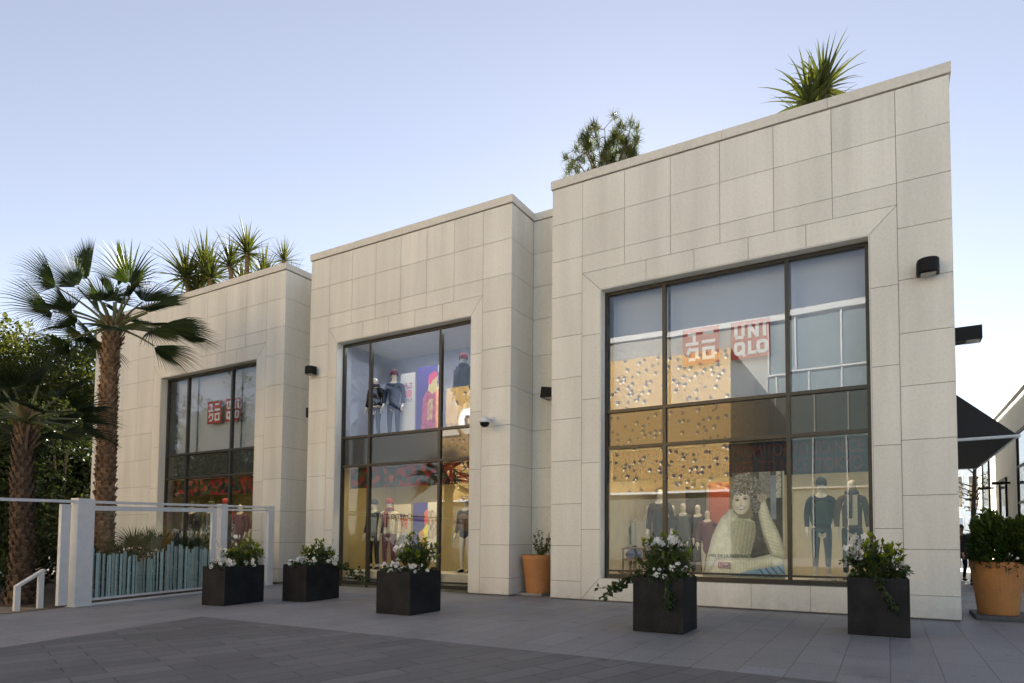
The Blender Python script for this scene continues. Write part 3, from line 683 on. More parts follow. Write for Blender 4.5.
# ------------------------------------------------------------------ bodies
def skin(mb,verts,edges,radii,sub=2,root=0,tone=.5):
    me=bpy.data.meshes.new('sk'); me.from_pydata([tuple(v) for v in verts],edges,[])
    ob=bpy.data.objects.new('sk',me); C.objects.link(ob)
    ob.modifiers.new('s','SKIN')
    for i,r in enumerate(radii):
        sv_=me.skin_vertices[0].data[i]; sv_.radius=(r,r) if not hasattr(r,'__len__') else r
        sv_.use_root=(i==root)
    s_=ob.modifiers.new('d','SUBSURF'); s_.levels=sub; s_.render_levels=sub
    dg=bpy.context.evaluated_depsgraph_get(); em=bpy.data.meshes.new_from_object(ob.evaluated_get(dg))
    vs=[v.co.copy() for v in em.vertices]; fs=[tuple(p.vertices) for p in em.polygons]
    bpy.data.objects.remove(ob); bpy.data.meshes.remove(me); bpy.data.meshes.remove(em)
    mb.raw(vs,fs,tone)
def figure(name,at,rz,H,label,cat,group,cloth,bodymat,pose=None,face=False,hairmat=None):
    """cloth: dict of part name -> (material, spec). Figure faces -Y before turning by rz."""
    k=H/1.85/1.0; pose=pose or {}
    rot=Matrix.Rotation(rz,3,'Z')
    T=lambda p: tuple(Vector(at)+rot@(Vector(p)*k))
    el=pose.get('el',[(-.245,.03,1.18),(.245,.03,1.18)]); wr=pose.get('wr',[(-.255,-.06,.93),(.255,-.06,.93)]); ha=pose.get('ha',[(-.255,-.09,.84),(.255,-.09,.84)])
    kn=pose.get('kn',[(-.105,-.02,.50),(.105,-.02,.50)]); an=pose.get('an',[(-.11,.02,.09),(.11,.02,.09)]); to=pose.get('to',[(-.13,-.15,.035),(.13,-.15,.035)])
    V=[(0,0,.96),(0,.0,1.14),(0,.01,1.34),(0,.01,1.48),(0,0,1.56),(0,-.01,1.62),(0,-.015,1.70),(0,-.01,1.79)]
    Rr=[(.135,.10),(.12,.09),(.155,.105),(.11,.075),(.052,.052),(.062,.068),(.076,.092),(.058,.068)]
    Ed=[(i,i+1) for i in range(7)]
    def add(p,r,par): V.append(p); Rr.append(r); Ed.append((par,len(V)-1)); return len(V)-1
    for s_ in (0,1):
        sg=-1 if s_==0 else 1
        sh=add((sg*.185,.01,1.455),.062,3); e_=add(el[s_],.046,sh); w_=add(wr[s_],.032,e_); h_=add(ha[s_],(.026,.04),w_)
        # fingers and thumb
        hv=Vector(ha[s_]); dv=(hv-Vector(wr[s_])).normalized()
        for q,(off,ln) in enumerate(((-.027,.062),(-.009,.072),(.009,.068),(.026,.052))):
            a_=add(tuple(hv+dv*.03+Vector((0,off,0))),.0105,h_); add(tuple(hv+dv*(.03+ln)+Vector((-sg*.012,off,0))),.008,a_)
        add(tuple(hv+Vector((-sg*.012,-.05,.005))+dv*.01),.010,h_)
        hp=add((sg*.095,0,.90),(.088,.095),0); kk=add(kn[s_],.058,hp); aa=add(an[s_],.042,kk); add(to[s_],(.042,.032),aa)
    root=thing(name,at,label,cat,group)
    b=MB(); skin(b,[T(p) for p in V],Ed,[tuple(x*k for x in r) if hasattr(r,'__len__') else r*k for r in Rr],2)
    if face:
        hc=Vector((0,-.015,1.70))
    b.build('body',bodymat,root,smooth=True)
    for nm,(m,spec) in cloth.items():
        c=MB()
        if nm in('jacket','coat','sweater','dress'):
            ln=spec.get('len',.86); puff=spec.get('puff',.018)
            for_v=[(0,0,ln),(0,0,(ln+1.2)/2),(0,.01,1.32),(0,.01,1.47),(0,.005,1.54)]
            fr=[(.175+puff,.13+puff),(.15+puff,.11+puff),(.165+puff,.115+puff),(.125+puff*.8,.085+puff),(.07+puff*.4,.065+puff*.4)]
            fe=[(0,1),(1,2),(2,3),(3,4)]
            for s_ in (0,1):
                sg=-1 if s_==0 else 1
                for_v+=[(sg*.195,.01,1.45),el[s_],wr[s_]]; fr+=[.06+puff*.7,.046+puff*.6,.034+puff*.5]; n=len(for_v); fe+=[(3,n-3),(n-3,n-2),(n-2,n-1)]
            skin(c,[T(p) for p in for_v],fe,[tuple(x*k for x in r) if hasattr(r,'__len__') else r*k for r in fr],2)
        elif nm=='trousers':
            hem=spec.get('hem',.12); vv=[(0,0,.97)]; rr=[(.135,.105)]; ee=[]
            for s_ in (0,1):
                sg=-1 if s_==0 else 1; kv=Vector(kn[s_]); av=Vector(an[s_]); hv=kv+(av-kv)*((kv.z-hem)/(kv.z-av.z))
                vv+=[(sg*.095,0,.89),kn[s_],tuple(hv)]; rr+=[(.088,.095),.062,.048]; n=len(vv); ee+=[(0,n-3),(n-3,n-2),(n-2,n-1)]
            skin(c,[T(p) for p in vv],ee,[tuple(x*k for x in r) if hasattr(r,'__len__') else r*k for r in rr],2)
        elif nm=='shoes':
            vv=[];rr=[];ee=[]
            for s_ in (0,1):
                q=MB(); skin(q,[T((an[s_][0],an[s_][1]+.04,.05)),T((an[s_][0],an[s_][1]-.04,.055)),T(to[s_])],[(0,1),(1,2)],[.05*k,(.052*k,.05*k),(.05*k,.036*k)],2); c.raw(q.v,q.f)
        elif nm=='hat':
            p=T((0,-.012,1.735)); c.lathe(p,[(.098*k,-.03*k),(.104*k,0),(.10*k,.05*k),(.075*k,.10*k),(.035*k,.122*k),(.0005,.128*k)],16)
            if spec.get('brim'): c.lathe(p,[(.10*k,-.005*k),(.17*k,-.02*k),(.17*k,-.012*k),(.10*k,.005*k)],18)
        elif nm=='hair':
            p=T((0,.012,1.735)); c.lathe(p,[(.07*k,-.13*k),(.092*k,-.05*k),(.10*k,.0),(.096*k,.05*k),(.06*k,.10*k),(.0005,.115*k)],16)
        elif nm=='scarf':
            p=T((0,0,1.565)); c.lathe(p,[(.07*k,-.05*k),(.115*k,-.03*k),(.12*k,.01*k),(.095*k,.045*k),(.07*k,.05*k)],16)
            d0=T((-.05,-.13,1.52)); d1=T((-.06,-.165,1.1)); c.bar(d0,d1,.10*k,.03*k)
        elif nm=='waistcoat':
            q=[(0,0,.93),(0,0,1.15),(0,.01,1.33),(0,.01,1.46)]; skin(c,[T(p) for p in q],[(0,1),(1,2),(2,3)],[(.215*k,.165*k),(.205*k,.16*k),(.22*k,.165*k),(.15*k,.12*k)],2)
        elif nm=='shirt':
            p0=T((0,-.118,1.50)); p1=T((0,-.165,.98)); c.bar(p0,p1,.15*k,.05*k)
        elif nm=='bag':
            p=T((.30,-.06,.72)); c.obox(p,rot@Vector((.05*k,0,0)),rot@Vector((0,.13*k,0)),Vector((0,0,.14*k)))
        elif nm=='face':
            for sx in (-1,1):
                p=T((sx*.033,-.104,1.715)); c.lathe(p,[(.0005,-.012*k),(.011*k,-.006*k),(.011*k,.006*k),(.0005,.012*k)],8)
            c.bar(T((0,-.108,1.70)),T((0,-.128,1.672)),.02*k); c.bar(T((-.026,-.104,1.645)),T((.026,-.104,1.645)),.012*k)
        o=c.build(nm,m,root,smooth=nm not in('bag','shirt'))
    if cat=='mannequin':
        f=MB(); f.lathe(tuple(Vector(at)+Vector((0,0,.004))),[(.0005,0),(.24*k,0),(.24*k,.015*k),(.0005,.018*k)],20); f.build('stand',M['alu'],root)
    return root
def cl(n,c): 
    if n not in M: M[n]=mat(n,c,.8,nscale=40,namt=.18,bump=.15)
    return M[n]
K=cl('black_cloth',(.004,.004,.005)); NV=cl('navy_cloth',(.007,.010,.026)); RD=cl('red_knit',(.22,.010,.010)); BR=cl('rust_brown_wool',(.085,.035,.010)); CR=cl('cream_knit',(.55,.50,.38))
GR=cl('grey_wool',(.07,.07,.07)); MU=cl('mustard_cloth',(.14,.075,.012)); DB=cl('blue_denim',(.03,.045,.09)); OL=cl('olive_cloth',(.025,.028,.012)); PU=cl('plum_knit',(.11,.016,.045)); GN=cl('green_tartan',(.008,.024,.011)); SL=cl('slate_trousers',(.035,.035,.045))
G1='mannequins in the large window'; H=2.32
figure('mannequin',(-5.15,14.75,.62),.1,2.25,'pale mannequin in a black coat standing behind the flower planter with trailing ivy','mannequin',G1,{'coat':(K,{'len':.75}),'trousers':(K,{}),'shoes':(K,{})},M['mann'])
figure('mannequin',(-1.33,14.75,.62),.25,H,'mannequin in a dark jacket over green tartan with rolled slate trousers','mannequin',G1,{'jacket':(K,{'len':.86}),'waistcoat':(GN,{}),'hat':(K,{'brim':0}),'trousers':(SL,{'hem':.2}),'shoes':(cl('pale_sneakers',(.6,.58,.5)),{})},M['mann'])
figure('mannequin',(-.70,14.78,.62),.15,H,'mannequin in a rust brown coat over a pale shirt','mannequin',G1,{'coat':(BR,{'len':.82}),'shirt':(CR,{}),'trousers':(K,{}),'shoes':(K,{}),'scarf':(GR,{})},M['mann'])
G2='mannequins in the middle building'
figure('mannequin',(-15.02,14.75,.48),.1,H,'ground floor mannequin in an olive and navy jacket beside the red hatted one','mannequin',G2,{'jacket':(NV,{'len':.8}),'waistcoat':(OL,{}),'hat':(K,{}),'trousers':(K,{}),'shoes':(K,{})},M['mann'])
figure('mannequin',(-14.33,14.72,.48),.5,H,'mannequin in a red knit hat and cream jacket on the ground floor','mannequin',G2,{'jacket':(CR,{'len':.92}),'scarf':(RD,{}),'hat':(RD,{}),'trousers':(PU,{}),'shoes':(K,{})},M['mann'])
figure('mannequin',(-11.28,14.75,.48),.0,H,'ground floor mannequin in a dark bobble hat and mustard parka','mannequin',G2,{'coat':(NV,{'len':.8}),'waistcoat':(MU,{}),'hat':(NV,{}),'shoes':(K,{})},M['mann'])
figure('mannequin',(-14.86,14.55,4.68),.2,2.15,'upstairs mannequin in a black top and pale jeans at the window end','mannequin',G2,{'sweater':(K,{'len':.95}),'trousers':(DB,{}),'scarf':(NV,{})},M['mann'])
figure('mannequin',(-14.2,14.7,4.68),.4,2.3,'upstairs mannequin in blue denim with a plum hat','mannequin',G2,{'jacket':(DB,{'len':.75}),'trousers':(DB,{}),'hat':(PU,{})},M['mann'])
figure('mannequin',(-11.36,14.65,4.68),-.1,2.45,'upstairs mannequin in a navy cape with a red cap','mannequin',G2,{'coat':(NV,{'len':.6,'puff':.06}),'hat':(RD,{}),'scarf':(NV,{})},M['mann'])
G3='mannequins behind the glass fence'
for x,hh,cc,l in ((-25.0,2.5,{'coat':(K,{}),'hat':(K,{}),'trousers':(K,{})},'mannequin in black coat and black cap seen over the glass fence rail'),
    (-23.75,2.5,{'coat':(GR,{}),'hat':(OL,{}),'trousers':(K,{})},'mannequin in a dark grey coat and olive hat seen over the fence rail'),
    (-22.85,2.58,{'coat':(RD,{}),'hat':(RD,{}),'trousers':(K,{})},'mannequin in bright red jacket and red hat seen over the fence rail'),
    (-21.95,2.42,{'sweater':(PU,{}),'trousers':(PU,{})},'bare headed mannequin in plum knitwear behind the fence'),
    (-20.75,2.65,{'coat':(RD,{'len':.6}),'hat':(RD,{}),'trousers':(RD,{})},'tallest mannequin in a long red coat behind the end post of the fence')):
    figure('mannequin',(x,14.75,.48),.25,hh-.05,l,'mannequin',G3,cc,M['mann'])
G4='row of mannequins deep inside the shop'
for i,(x,hh,cc,l) in enumerate(((-7.12,1.9,{'coat':(K,{})},'small black dressed mannequin nearest the rocking chair in the deep row'),(-6.72,2.3,{'jacket':(CR,{}),'trousers':(CR,{})},'cream dressed mannequin in the deep row'),(-6.32,2.35,{'jacket':(BR,{}),'trousers':(K,{})},'brown jacketed mannequin in the deep row'),
    (-5.93,2.3,{'jacket':(NV,{}),'trousers':(NV,{})},'navy dressed mannequin in the deep row'),(-5.55,2.35,{'coat':(GR,{}),'trousers':(GR,{})},'grey coated mannequin in the deep row'),(-5.12,2.3,{'jacket':(K,{}),'trousers':(SL,{})},'black jacketed mannequin with slate trousers in the deep row'),(-4.8,2.1,{'dress':(PU,{'len':.6})},'plum dressed mannequin in the deep row'))):
    figure('mannequin',(x,18+.1*(i%2),.35),.2,hh,l,'mannequin',G4,cc,M['mann'])
a=MB(); a.box(-7.25,-4.4,17.5,18.6,.022,.35); tag(a.build('display_plinth',M['plinth'],at=(-5.8,18,.02)),'low plinth under the row of mannequins deep inside the shop','plinth')
# tall red display panel and shelf behind the poster
a=MB(); a.box(-5.0,-4.35,18.9,19.0,1.0,3.3); tag(a.build('hanging_banner',cl('orange_red_panel',(.40,.08,.035)),at=(-4.7,18.95,1.0)),'orange red hanging panel deep inside the shop beside the portrait poster','panel')
a=MB(); a.box(-5.75,-5.1,18.9,19.0,.8,3.2); tag(a.build('hanging_banner',cl('dark_panel',(.05,.045,.03)),at=(-5.4,18.95,.8)),'dark brown hanging panel deep inside the shop','panel')
# rocking chair
rc=thing('rocking_chair',(-5.75,14.65,.62),'wooden rocking chair with a blue and cream throw in the window corner','chair')
WD=mat('warm_wood',(.20,.10,.04),.5,nscale=20,namt=.3)
c=MB()
for s_ in (-.26,.26):
    x=-5.75+s_
    c.tube([(x,14.65-.55,.70),(x,14.65-.3,.64),(x,14.65,.63),(x,14.65+.3,.65),(x,14.65+.5,.72)],.025,8)
    c.tube([(x,14.35,.65),(x,14.38,1.0),(x,14.36,1.25)],.024,8); c.tube([(x,14.9,.66),(x,14.92,1.0),(x,15.12,1.95)],.026,8); c.tube([(x,14.3,1.26),(x,14.65,1.30),(x,14.98,1.28)],.028,8)
c.build('chair_frame',WD,rc)
c=MB(); c.box(-6.03,-5.47,14.34,14.95,.98,1.03); c.build('seat',WD,rc)
c=MB()
for z in (1.25,1.5,1.75,1.93): c.bar((-6.01,14.95+(z-1)*.19,z),(-5.49,14.95+(z-1)*.19,z),.03,.08)
c.build('backrest',WD,rc)
c=MB(); bm=bmesh.new(); bmesh.ops.create_icosphere(bm,subdivisions=3,radius=1); c.raw([(-5.78+v.co.x*.25,14.6+v.co.y*.22,1.13+v.co.z*.13+.02*math.sin(v.co.x*9)) for v in bm.verts],[tuple(v.index for v in f.verts) for f in bm.faces]); bm.free(); tag(c.build('throw_cushion',cl('blue_cloth',(.03,.05,.16)),at=(-5.78,14.6,1.03),smooth=True),'crumpled dark blue cushion on the rocking chair','cushion')
c=MB(); c.box(-6.0,-5.5,14.90,14.93,1.35,2.0); c.build('headrest_pad',CR,rc)

# ------------------------------------------------------------------ fittings on the facade
def walllamp(x,y,z,label,w=.40,h=.30,axis='y'):
    t=thing('wall_lamp',(x,y,z),label,'lamp','black wall lamps on the stone fronts')
    b=MB(); n=10; pr=[]
    for i in range(n+1):
        a=PI*i/n; pr.append((-w/2*math.cos(a),-.10-.26*math.sin(a)**.6))
    vs=[]
    for zz,sc_ in ((-h/2,.94),(-h/2+.03,1),(h/2-.03,1),(h/2,.94)):
        for (px,py) in pr: vs.append((x+px*sc_,y+py*sc_,z+zz))
    m_=n+1; fs=[]
    for r in range(3):
        for i in range(n): fs.append((r*m_+i,r*m_+i+1,(r+1)*m_+i+1,(r+1)*m_+i))
        fs.append((r*m_+n,r*m_,(r+1)*m_,(r+1)*m_+n))
    fs+= [tuple(range(m_)),tuple(range(4*m_-1,3*m_-1,-1))]
    b.raw(vs,fs); b.build('housing',M['black'],t)
    p=MB(); p.box(x-w*.3,x+w*.3,y-.105,y-.002,z-h*.3,z+h*.3); p.build('mounting_plate',M['alu'],t)
    l=MB(); l.box(x-w*.32,x+w*.32,y-.30,y-.13,z-h/2-.012,z-h/2-.001); l.build('lens',mat('lamp_lens',(.35,.35,.33),.2),t)
walllamp(.78,D,6.84,'black curved wall lamp high on the pier of the largest window')
walllamp(-16.62,D,6.95,'black curved wall lamp on the pier above the small black box by the middle window',.36,.26)
t=thing('wall_lamp',(-8.3,14.76,5.6),'black box wall lamp in the recess above the terracotta pot','lamp','black wall lamps on the stone fronts')
b=MB(); vs=[(-8.48,14.33,5.42),(-8.02,14.33,5.42),(-8.02,14.75,5.42),(-8.48,14.75,5.42),(-8.48,14.40,5.74),(-8.02,14.40,5.66),(-8.02,14.75,5.66),(-8.48,14.75,5.74)]
b.raw(vs,[(0,3,2,1),(4,5,6,7),(0,1,5,4),(1,2,6,5),(2,3,7,6),(3,0,4,7)]); b.build('housing',M['black'],t)
b=MB(); b.box(-8.4,-8.1,14.40,14.7,5.405,5.418); b.build('lens',mat('lamp_lens_recess',(.3,.3,.28),.2),t)
b=MB(); b.box(-17.10,-16.935,D+.05,D+.35,5.5,5.82); o=b.build('junction_box',M['black'],at=(-17.0,D+.2,5.5)); tag(o,'small black box on the pier edge below the curved lamp','junction box')
b=MB(); b.box(-17.05,-16.94,D+.1,D+.3,5.82,5.86); b.build('lid',M['black'],o)
# dome camera
t=thing('security_camera',(-9.55,D,4.68),'white dome security camera on a wall arm beside the middle window','camera')
b=MB(); b.lathe((-9.55,D-.38,4.62),[(.001,.16),(.05,.16),(.13,.10),(.15,.03),(.14,0)],20); b.build('housing',M['white'],t,smooth=True)
b=MB(); b.lathe((-9.55,D-.38,4.62),[(.13,0),(.12,-.06),(.08,-.11),(.001,-.13)],20); b.build('dome',mat('smoked_dome',(.01,.01,.012),.1),t,smooth=True)
b=MB(); b.bar((-9.55,D-.30,4.74),(-9.55,D-.01,4.74),.06); b.box(-9.62,-9.48,D-.03,D-.002,4.64,4.84); b.build('bracket',M['white'],t)
# flood lamp on the right side wall
t=thing('flood_lamp',(1.22,15,5.8),'black projecting box flood lamp on the side wall above the awning','lamp')
b=MB(); b.box(1.30,1.80,14.8,15.15,5.70,5.98); b.build('housing',M['black'],t); b=MB(); b.box(1.218,1.31,14.88,15.08,5.74,5.94); b.build('bracket',M['black'],t)
b=MB(); b.box(1.52,1.76,14.84,15.11,5.685,5.698); b.build('lens',mat('flood_lens',(.3,.28,.24),.2),t)
# awning
t=thing('awning',(1.22,16,3.8),'charcoal fabric awning with a white front bar on the side of the shop','awning')
A0,A1=16.0,22.6
b=MB(); b.raw([(1.235,A0,4.98),(2.52,A0,3.83),(2.52,A1,3.83),(1.235,A1,4.98)],[(0,1,2,3)]); b.raw([(1.235,A0,4.96),(2.50,A0,3.82),(2.50,A1,3.82),(1.235,A1,4.96)],[(3,2,1,0)])
b.raw([(1.235,A0,4.97),(2.51,A0,3.83),(1.235,A0,3.80),(1.235,A0+.01,4.97),(2.51,A0+.01,3.83),(1.235,A0+.01,3.80)],[(0,2,1),(3,4,5)])
b.raw([(1.235,A1,4.97),(2.51,A1,3.83),(1.235,A1,3.80)],[(0,1,2)])
b.box(1.24,2.49,A0+.02,A1,3.775,3.79); b.build('fabric',M['awning'],t)
b=MB(); b.tube([(1.235,A0-.02,3.775),(2.58,A0-.02,3.79)],.035,8); b.tube([(2.53,A0-.04,3.79),(2.53,A1,3.79)],.03,8); b.tube([(1.235,A1,3.77),(2.53,A1,3.79)],.03,8); b.build('frame',M['white'],t)

# ------------------------------------------------------------------ vegetation helpers
def rv(): 
    while True:
        v=Vector((random.uniform(-1,1),random.uniform(-1,1),random.uniform(-1,1)))
        if .05<v.length<1: return v.normalized()
def leaf(mb,p,d,n,L,W,tone,fold=.25):
    d=d.normalized(); s=d.cross(n)
    if s.length<1e-3: s=d.cross(Vector((.3,.5,.8)))
    s.normalize(); u=s.cross(d)
    a=p; b=p+d*L*.5+s*W*.5+u*W*fold; c=p+d*L; e=p+d*L*.5-s*W*.5+u*W*fold; m=p+d*L*.5
    i=len(mb.v); mb.v+= [tuple(a),tuple(b),tuple(c),tuple(e),tuple(m)]
    mb.f+= [(i,i+4,i+1),(i+4,i+2,i+1),(i,i+3,i+4),(i+4,i+3,i+2)]; mb.t+=[tone]*4
def blade(mb,p,d,L,W,droop,tone,seg=4,twist=None):
    d=d.normalized(); s=d.cross(Z)
    if s.length<.05: s=Vector((random.uniform(-1,1),random.uniform(-1,1),0))
    s.normalize()
    if twist: s=(Matrix.Rotation(twist,3,d)@s)
    i=len(mb.v); q=Vector(p)
    for k in range(seg+1):
        t=k/seg; ww=W*(.55+.45*math.sin(PI*min(1,t*1.4+.15)))*(1-t**2.2)+.002
        mb.v+=[tuple(q-s*ww/2),tuple(q+s*ww/2)]
        d=(d+Vector((0,0,-droop/seg*(.4+1.4*t)))).normalized(); q=q+d*(L/seg)
    for k in range(seg): mb.f.append((i+2*k,i+2*k+1,i+2*k+3,i+2*k+2)); mb.t.append(tone)
def rosette(mb,c,n,L,W,droop,up0=-.35,up1=1.0,tr=(.2,.9),rs=.05):
    c=Vector(c)
    for i in range(n):
        a=i*2.39996+random.uniform(-.2,.2); e=up0+(up1-up0)*(i/n)**.8
        d=Vector((math.cos(a)*math.cos(e*PI/2),math.sin(a)*math.cos(e*PI/2),math.sin(e*PI/2)))
        blade(mb,c+Vector((0,0,.25*rs*4*(i/n)))+d*rs,d,L*random.uniform(.75,1.12),W,droop*random.uniform(.6,1.4),random.uniform(*tr),5,random.uniform(-.4,.4))
def fanleaf(mb,base,d,nrm,L,half=1.9,n=38,droop=.5,tr=(.1,.9),split=.45):
    """a fan palm blade: ribs spreading from base about axis d in the plane across nrm"""
    d=d.normalized(); s=d.cross(nrm).normalized(); u=s.cross(d).normalized()
    rows=[]
    for k in range(n+1):
        th=-half+2*half*k/n
        ax=d*math.cos(th)+s*math.sin(th)+u*(.32*abs(math.sin(th))*1.0)     # V fold
        ax.normalize(); rows.append((th,ax))
    for k in range(n):
        th=(rows[k][0]+rows[k+1][0])/2; a0=rows[k][1]; a1=rows[k+1][1]; am=(a0+a1).normalized()
        ln=L*(.62+.38*math.cos(th*.62))*random.uniform(.92,1.08); tone=random.uniform(*tr); r0=.05*L
        sp=ln*split*random.uniform(.9,1.1)
        zz=u*(.012*L*(1 if k%2 else -1))
        i=len(mb.v)
        p0=base+a0*r0; p1=base+a1*r0; q0=base+a0*sp+zz; q1=base+a1*sp-zz
        dr=Vector((0,0,-1))*ln*droop
        wmid=(q1-q0)*.36; md=base+am*(sp+(ln-sp)*.5)+dr*.10; tip=base+am*(sp+(ln-sp)*.93)+dr*.42
        mb.v+=[tuple(p0),tuple(p1),tuple(q0),tuple(q1),tuple(md-wmid*.75),tuple(md+wmid*.75),tuple(tip)]
        mb.f+=[(i,i+1,i+3,i+2),(i+2,i+3,i+5,i+4),(i+4,i+5,i+6)]; mb.t+=[tone]*3
def palmtrunk(root,base,top,r0,r1,flare=1.25,boots=True,mat_=None):
    b=MB(); base=Vector(base); top=Vector(top); n=26; pts=[];rs=[]
    for i in range(n+1):
        t=i/n; p=base.lerp(top,t)+Vector((.04*math.sin(t*5),.03*math.cos(t*4),0)); pts.append(p); rs.append((r0+(r1-r0)*t)*(1+(flare-1)*max(0,1-t*5)**2)*.90)
    b.tube(pts,rs,16,.35)
    H=(top-base).length; rows=int(H/.125)
    for j in range(rows):
        t=(j+.5)/rows; c=base.lerp(top,t)+Vector((.04*math.sin(t*5),.03*math.cos(t*4),0)); r=(r0+(r1-r0)*t)*(1+(flare-1)*max(0,1-t*5)**2)*.88
        m=9
        for k in range(m):
            a=2*PI*(k+.5*(j%2))/m+random.uniform(-.08,.08); o=Vector((math.cos(a),math.sin(a),0)); s=Vector((-math.sin(a),math.cos(a),0))
            w=r*.40*random.uniform(.85,1.1); h=.17*random.uniform(.85,1.15); ou=random.uniform(.035,.085); tn=random.uniform(.1,.95)
            lo=c+o*r*.97-Vector((0,0,h*.6))
            hi=c+o*(r+ou)+Vector((0,0,h*.45))
            i=len(b.v); b.v+=[tuple(lo-s*w*.5),tuple(lo+s*w*.5),tuple(hi+s*w*.72),tuple(hi-s*w*.72),tuple(hi+Vector((0,0,.05))-o*ou*.9+s*w*.3),tuple(hi+Vector((0,0,.05))-o*ou*.9-s*w*.3),tuple(lo+o*.03-s*0)]
            b.f+=[(i,i+1,i+2,i+3),(i+3,i+2,i+4,i+5)]; b.t+=[tn,tn*.6]
    b.build('trunk',mat_ or M['bark'],root)
def palm(at,top,r0,r1,fronds,L,label,cat='palm',group=None,stub=True,leafm=None,bark=None):
    t=thing('fan_palm',at,label,cat,group); palmtrunk(t,at,top,r0,r1,mat_=bark)
    top=Vector(top)
    if stub:
        b=MB()
        for i in range(46):
            a=random.uniform(0,2*PI); z=random.uniform(-.5,.35); o=Vector((math.cos(a),math.sin(a),0)); e=random.uniform(.5,1.5)
            b.bar(top+Vector((0,0,z))+o*r1*.6,top+Vector((0,0,z))+o*(r1*.9+.10)+Vector((0,0,.28*e)),.05,.03)
        b.build('leaf_bases',M['bark'],t)
    for (dx,dz,df,pl,bl,roll_,half) in fronds:
        d=(RT*dx+Z*dz+FW*df).normalized(); b=MB(); p=MB()
        st=top+Vector((0,0,.18))+Vector((d.x,d.y,0))*r1*.5
        pts=[st]; q=st.copy(); dd=(d+Z*.35).normalized()
        for k in range(5):
            q=q+dd*(pl/5); pts.append(q.copy()); dd=(dd+(d-dd)*.3+Vector((0,0,-.035))).normalized()
        p.tube(pts,[.045,.04,.033,.028,.024,.022],6)
        hz=dd.cross(Z); hz=hz.normalized() if hz.length>.1 else RT.copy()
        nrm=(Matrix.Rotation(roll_,3,dd)@hz.cross(dd)).normalized()
        fanleaf(b,q,dd,nrm,bl,half*.92,46,.34,(.1,.9),.30)
        o=b.build('frond',leafm or M['palmleaf'],t); p.build('petiole',M['petiole'],o)
    return t
random.seed(11)
fr=[(-.55,.86,.1,1.75,1.55,1.2,.85),(-.86,.55,-.1,1.85,1.6,1.15,.8),(-.95,.28,.3,1.7,1.5,1.0,.9),(-.95,.10,-.3,1.4,1.4,.6,1.2),(-.85,-.25,.2,1.0,1.2,.4,1.5),
    (-.02,1.0,.1,1.25,1.6,1.55,.5),(.42,.9,-.15,1.3,1.55,.1,1.7),(.62,.6,.5,.95,1.2,.5,1.6),(.93,.22,-.2,1.2,1.35,.6,1.35),(.97,-.02,.15,1.1,1.45,.5,1.1),(.93,-.28,-.2,1.2,1.5,.7,1.0),(.6,-.35,-.6,.8,1.05,.3,1.6),
    (-.4,-.3,-.75,.8,1.0,.3,1.5),(-.3,.45,.85,1.0,1.2,.4,1.7),(.15,.35,.95,1.0,1.1,.2,1.7),(-.5,.1,-.85,.9,1.1,.2,1.7),(.25,.55,-.8,.8,1.1,.1,1.7),(-.6,-.45,.5,.8,1.0,.5,1.3),(-.75,.45,.6,1.5,1.4,1.0,1.0),(-.9,-.12,.6,1.35,1.35,.9,1.1),(.8,.42,-.6,1.3,1.35,1.0,1.0),(.85,.05,.7,1.3,1.4,.9,1.0),(-.35,.7,-.75,1.2,1.3,.8,1.2),(.2,.8,.6,1.3,1.4,.6,1.2),(.75,-.5,.3,1.0,1.3,.8,1.0),(-.7,-.5,-.2,1.1,1.3,.9,1.0),(-.25,.75,.3,1.0,1.2,.7,1.3),(.4,.1,.9,.9,1.1,.3,1.6)]
palm((-19.9,9.2,0),(-19.75,9.25,7.35),.27,.20,fr,1.3,'tall fan palm with a rough brown trunk standing just behind the glass fence')
fr2=[(math.cos(a)*c_,s_,math.sin(a)*c_,random.uniform(.7,.95),random.uniform(.9,1.15),random.uniform(-.5,.6),1.6) for a,c_,s_ in [(i*2.4,math.cos(e),math.sin(e)) for i,e in enumerate([-.5,-.45,-.3,-.2,-.1,0,.1,.2,.3,.45,.6,.8,1.0,1.2,-.4,-.15,.05,.5])]]
palm((-17.45,6.5,0),(-17.3,6.45,3.95),.22,.17,fr2,1.2,'shorter shaded fan palm beside the open gate and small handrail',leafm=leafmat('shaded_palm_frond',(.006,.014,.005),(.018,.028,.008),.2,.6),bark=mat('shaded_palm_bark',(.085,.055,.035),.9,nscale=18,namt=.45,bump=.5,tone=.35))  # deep tree shade put into darker frond and bark colours

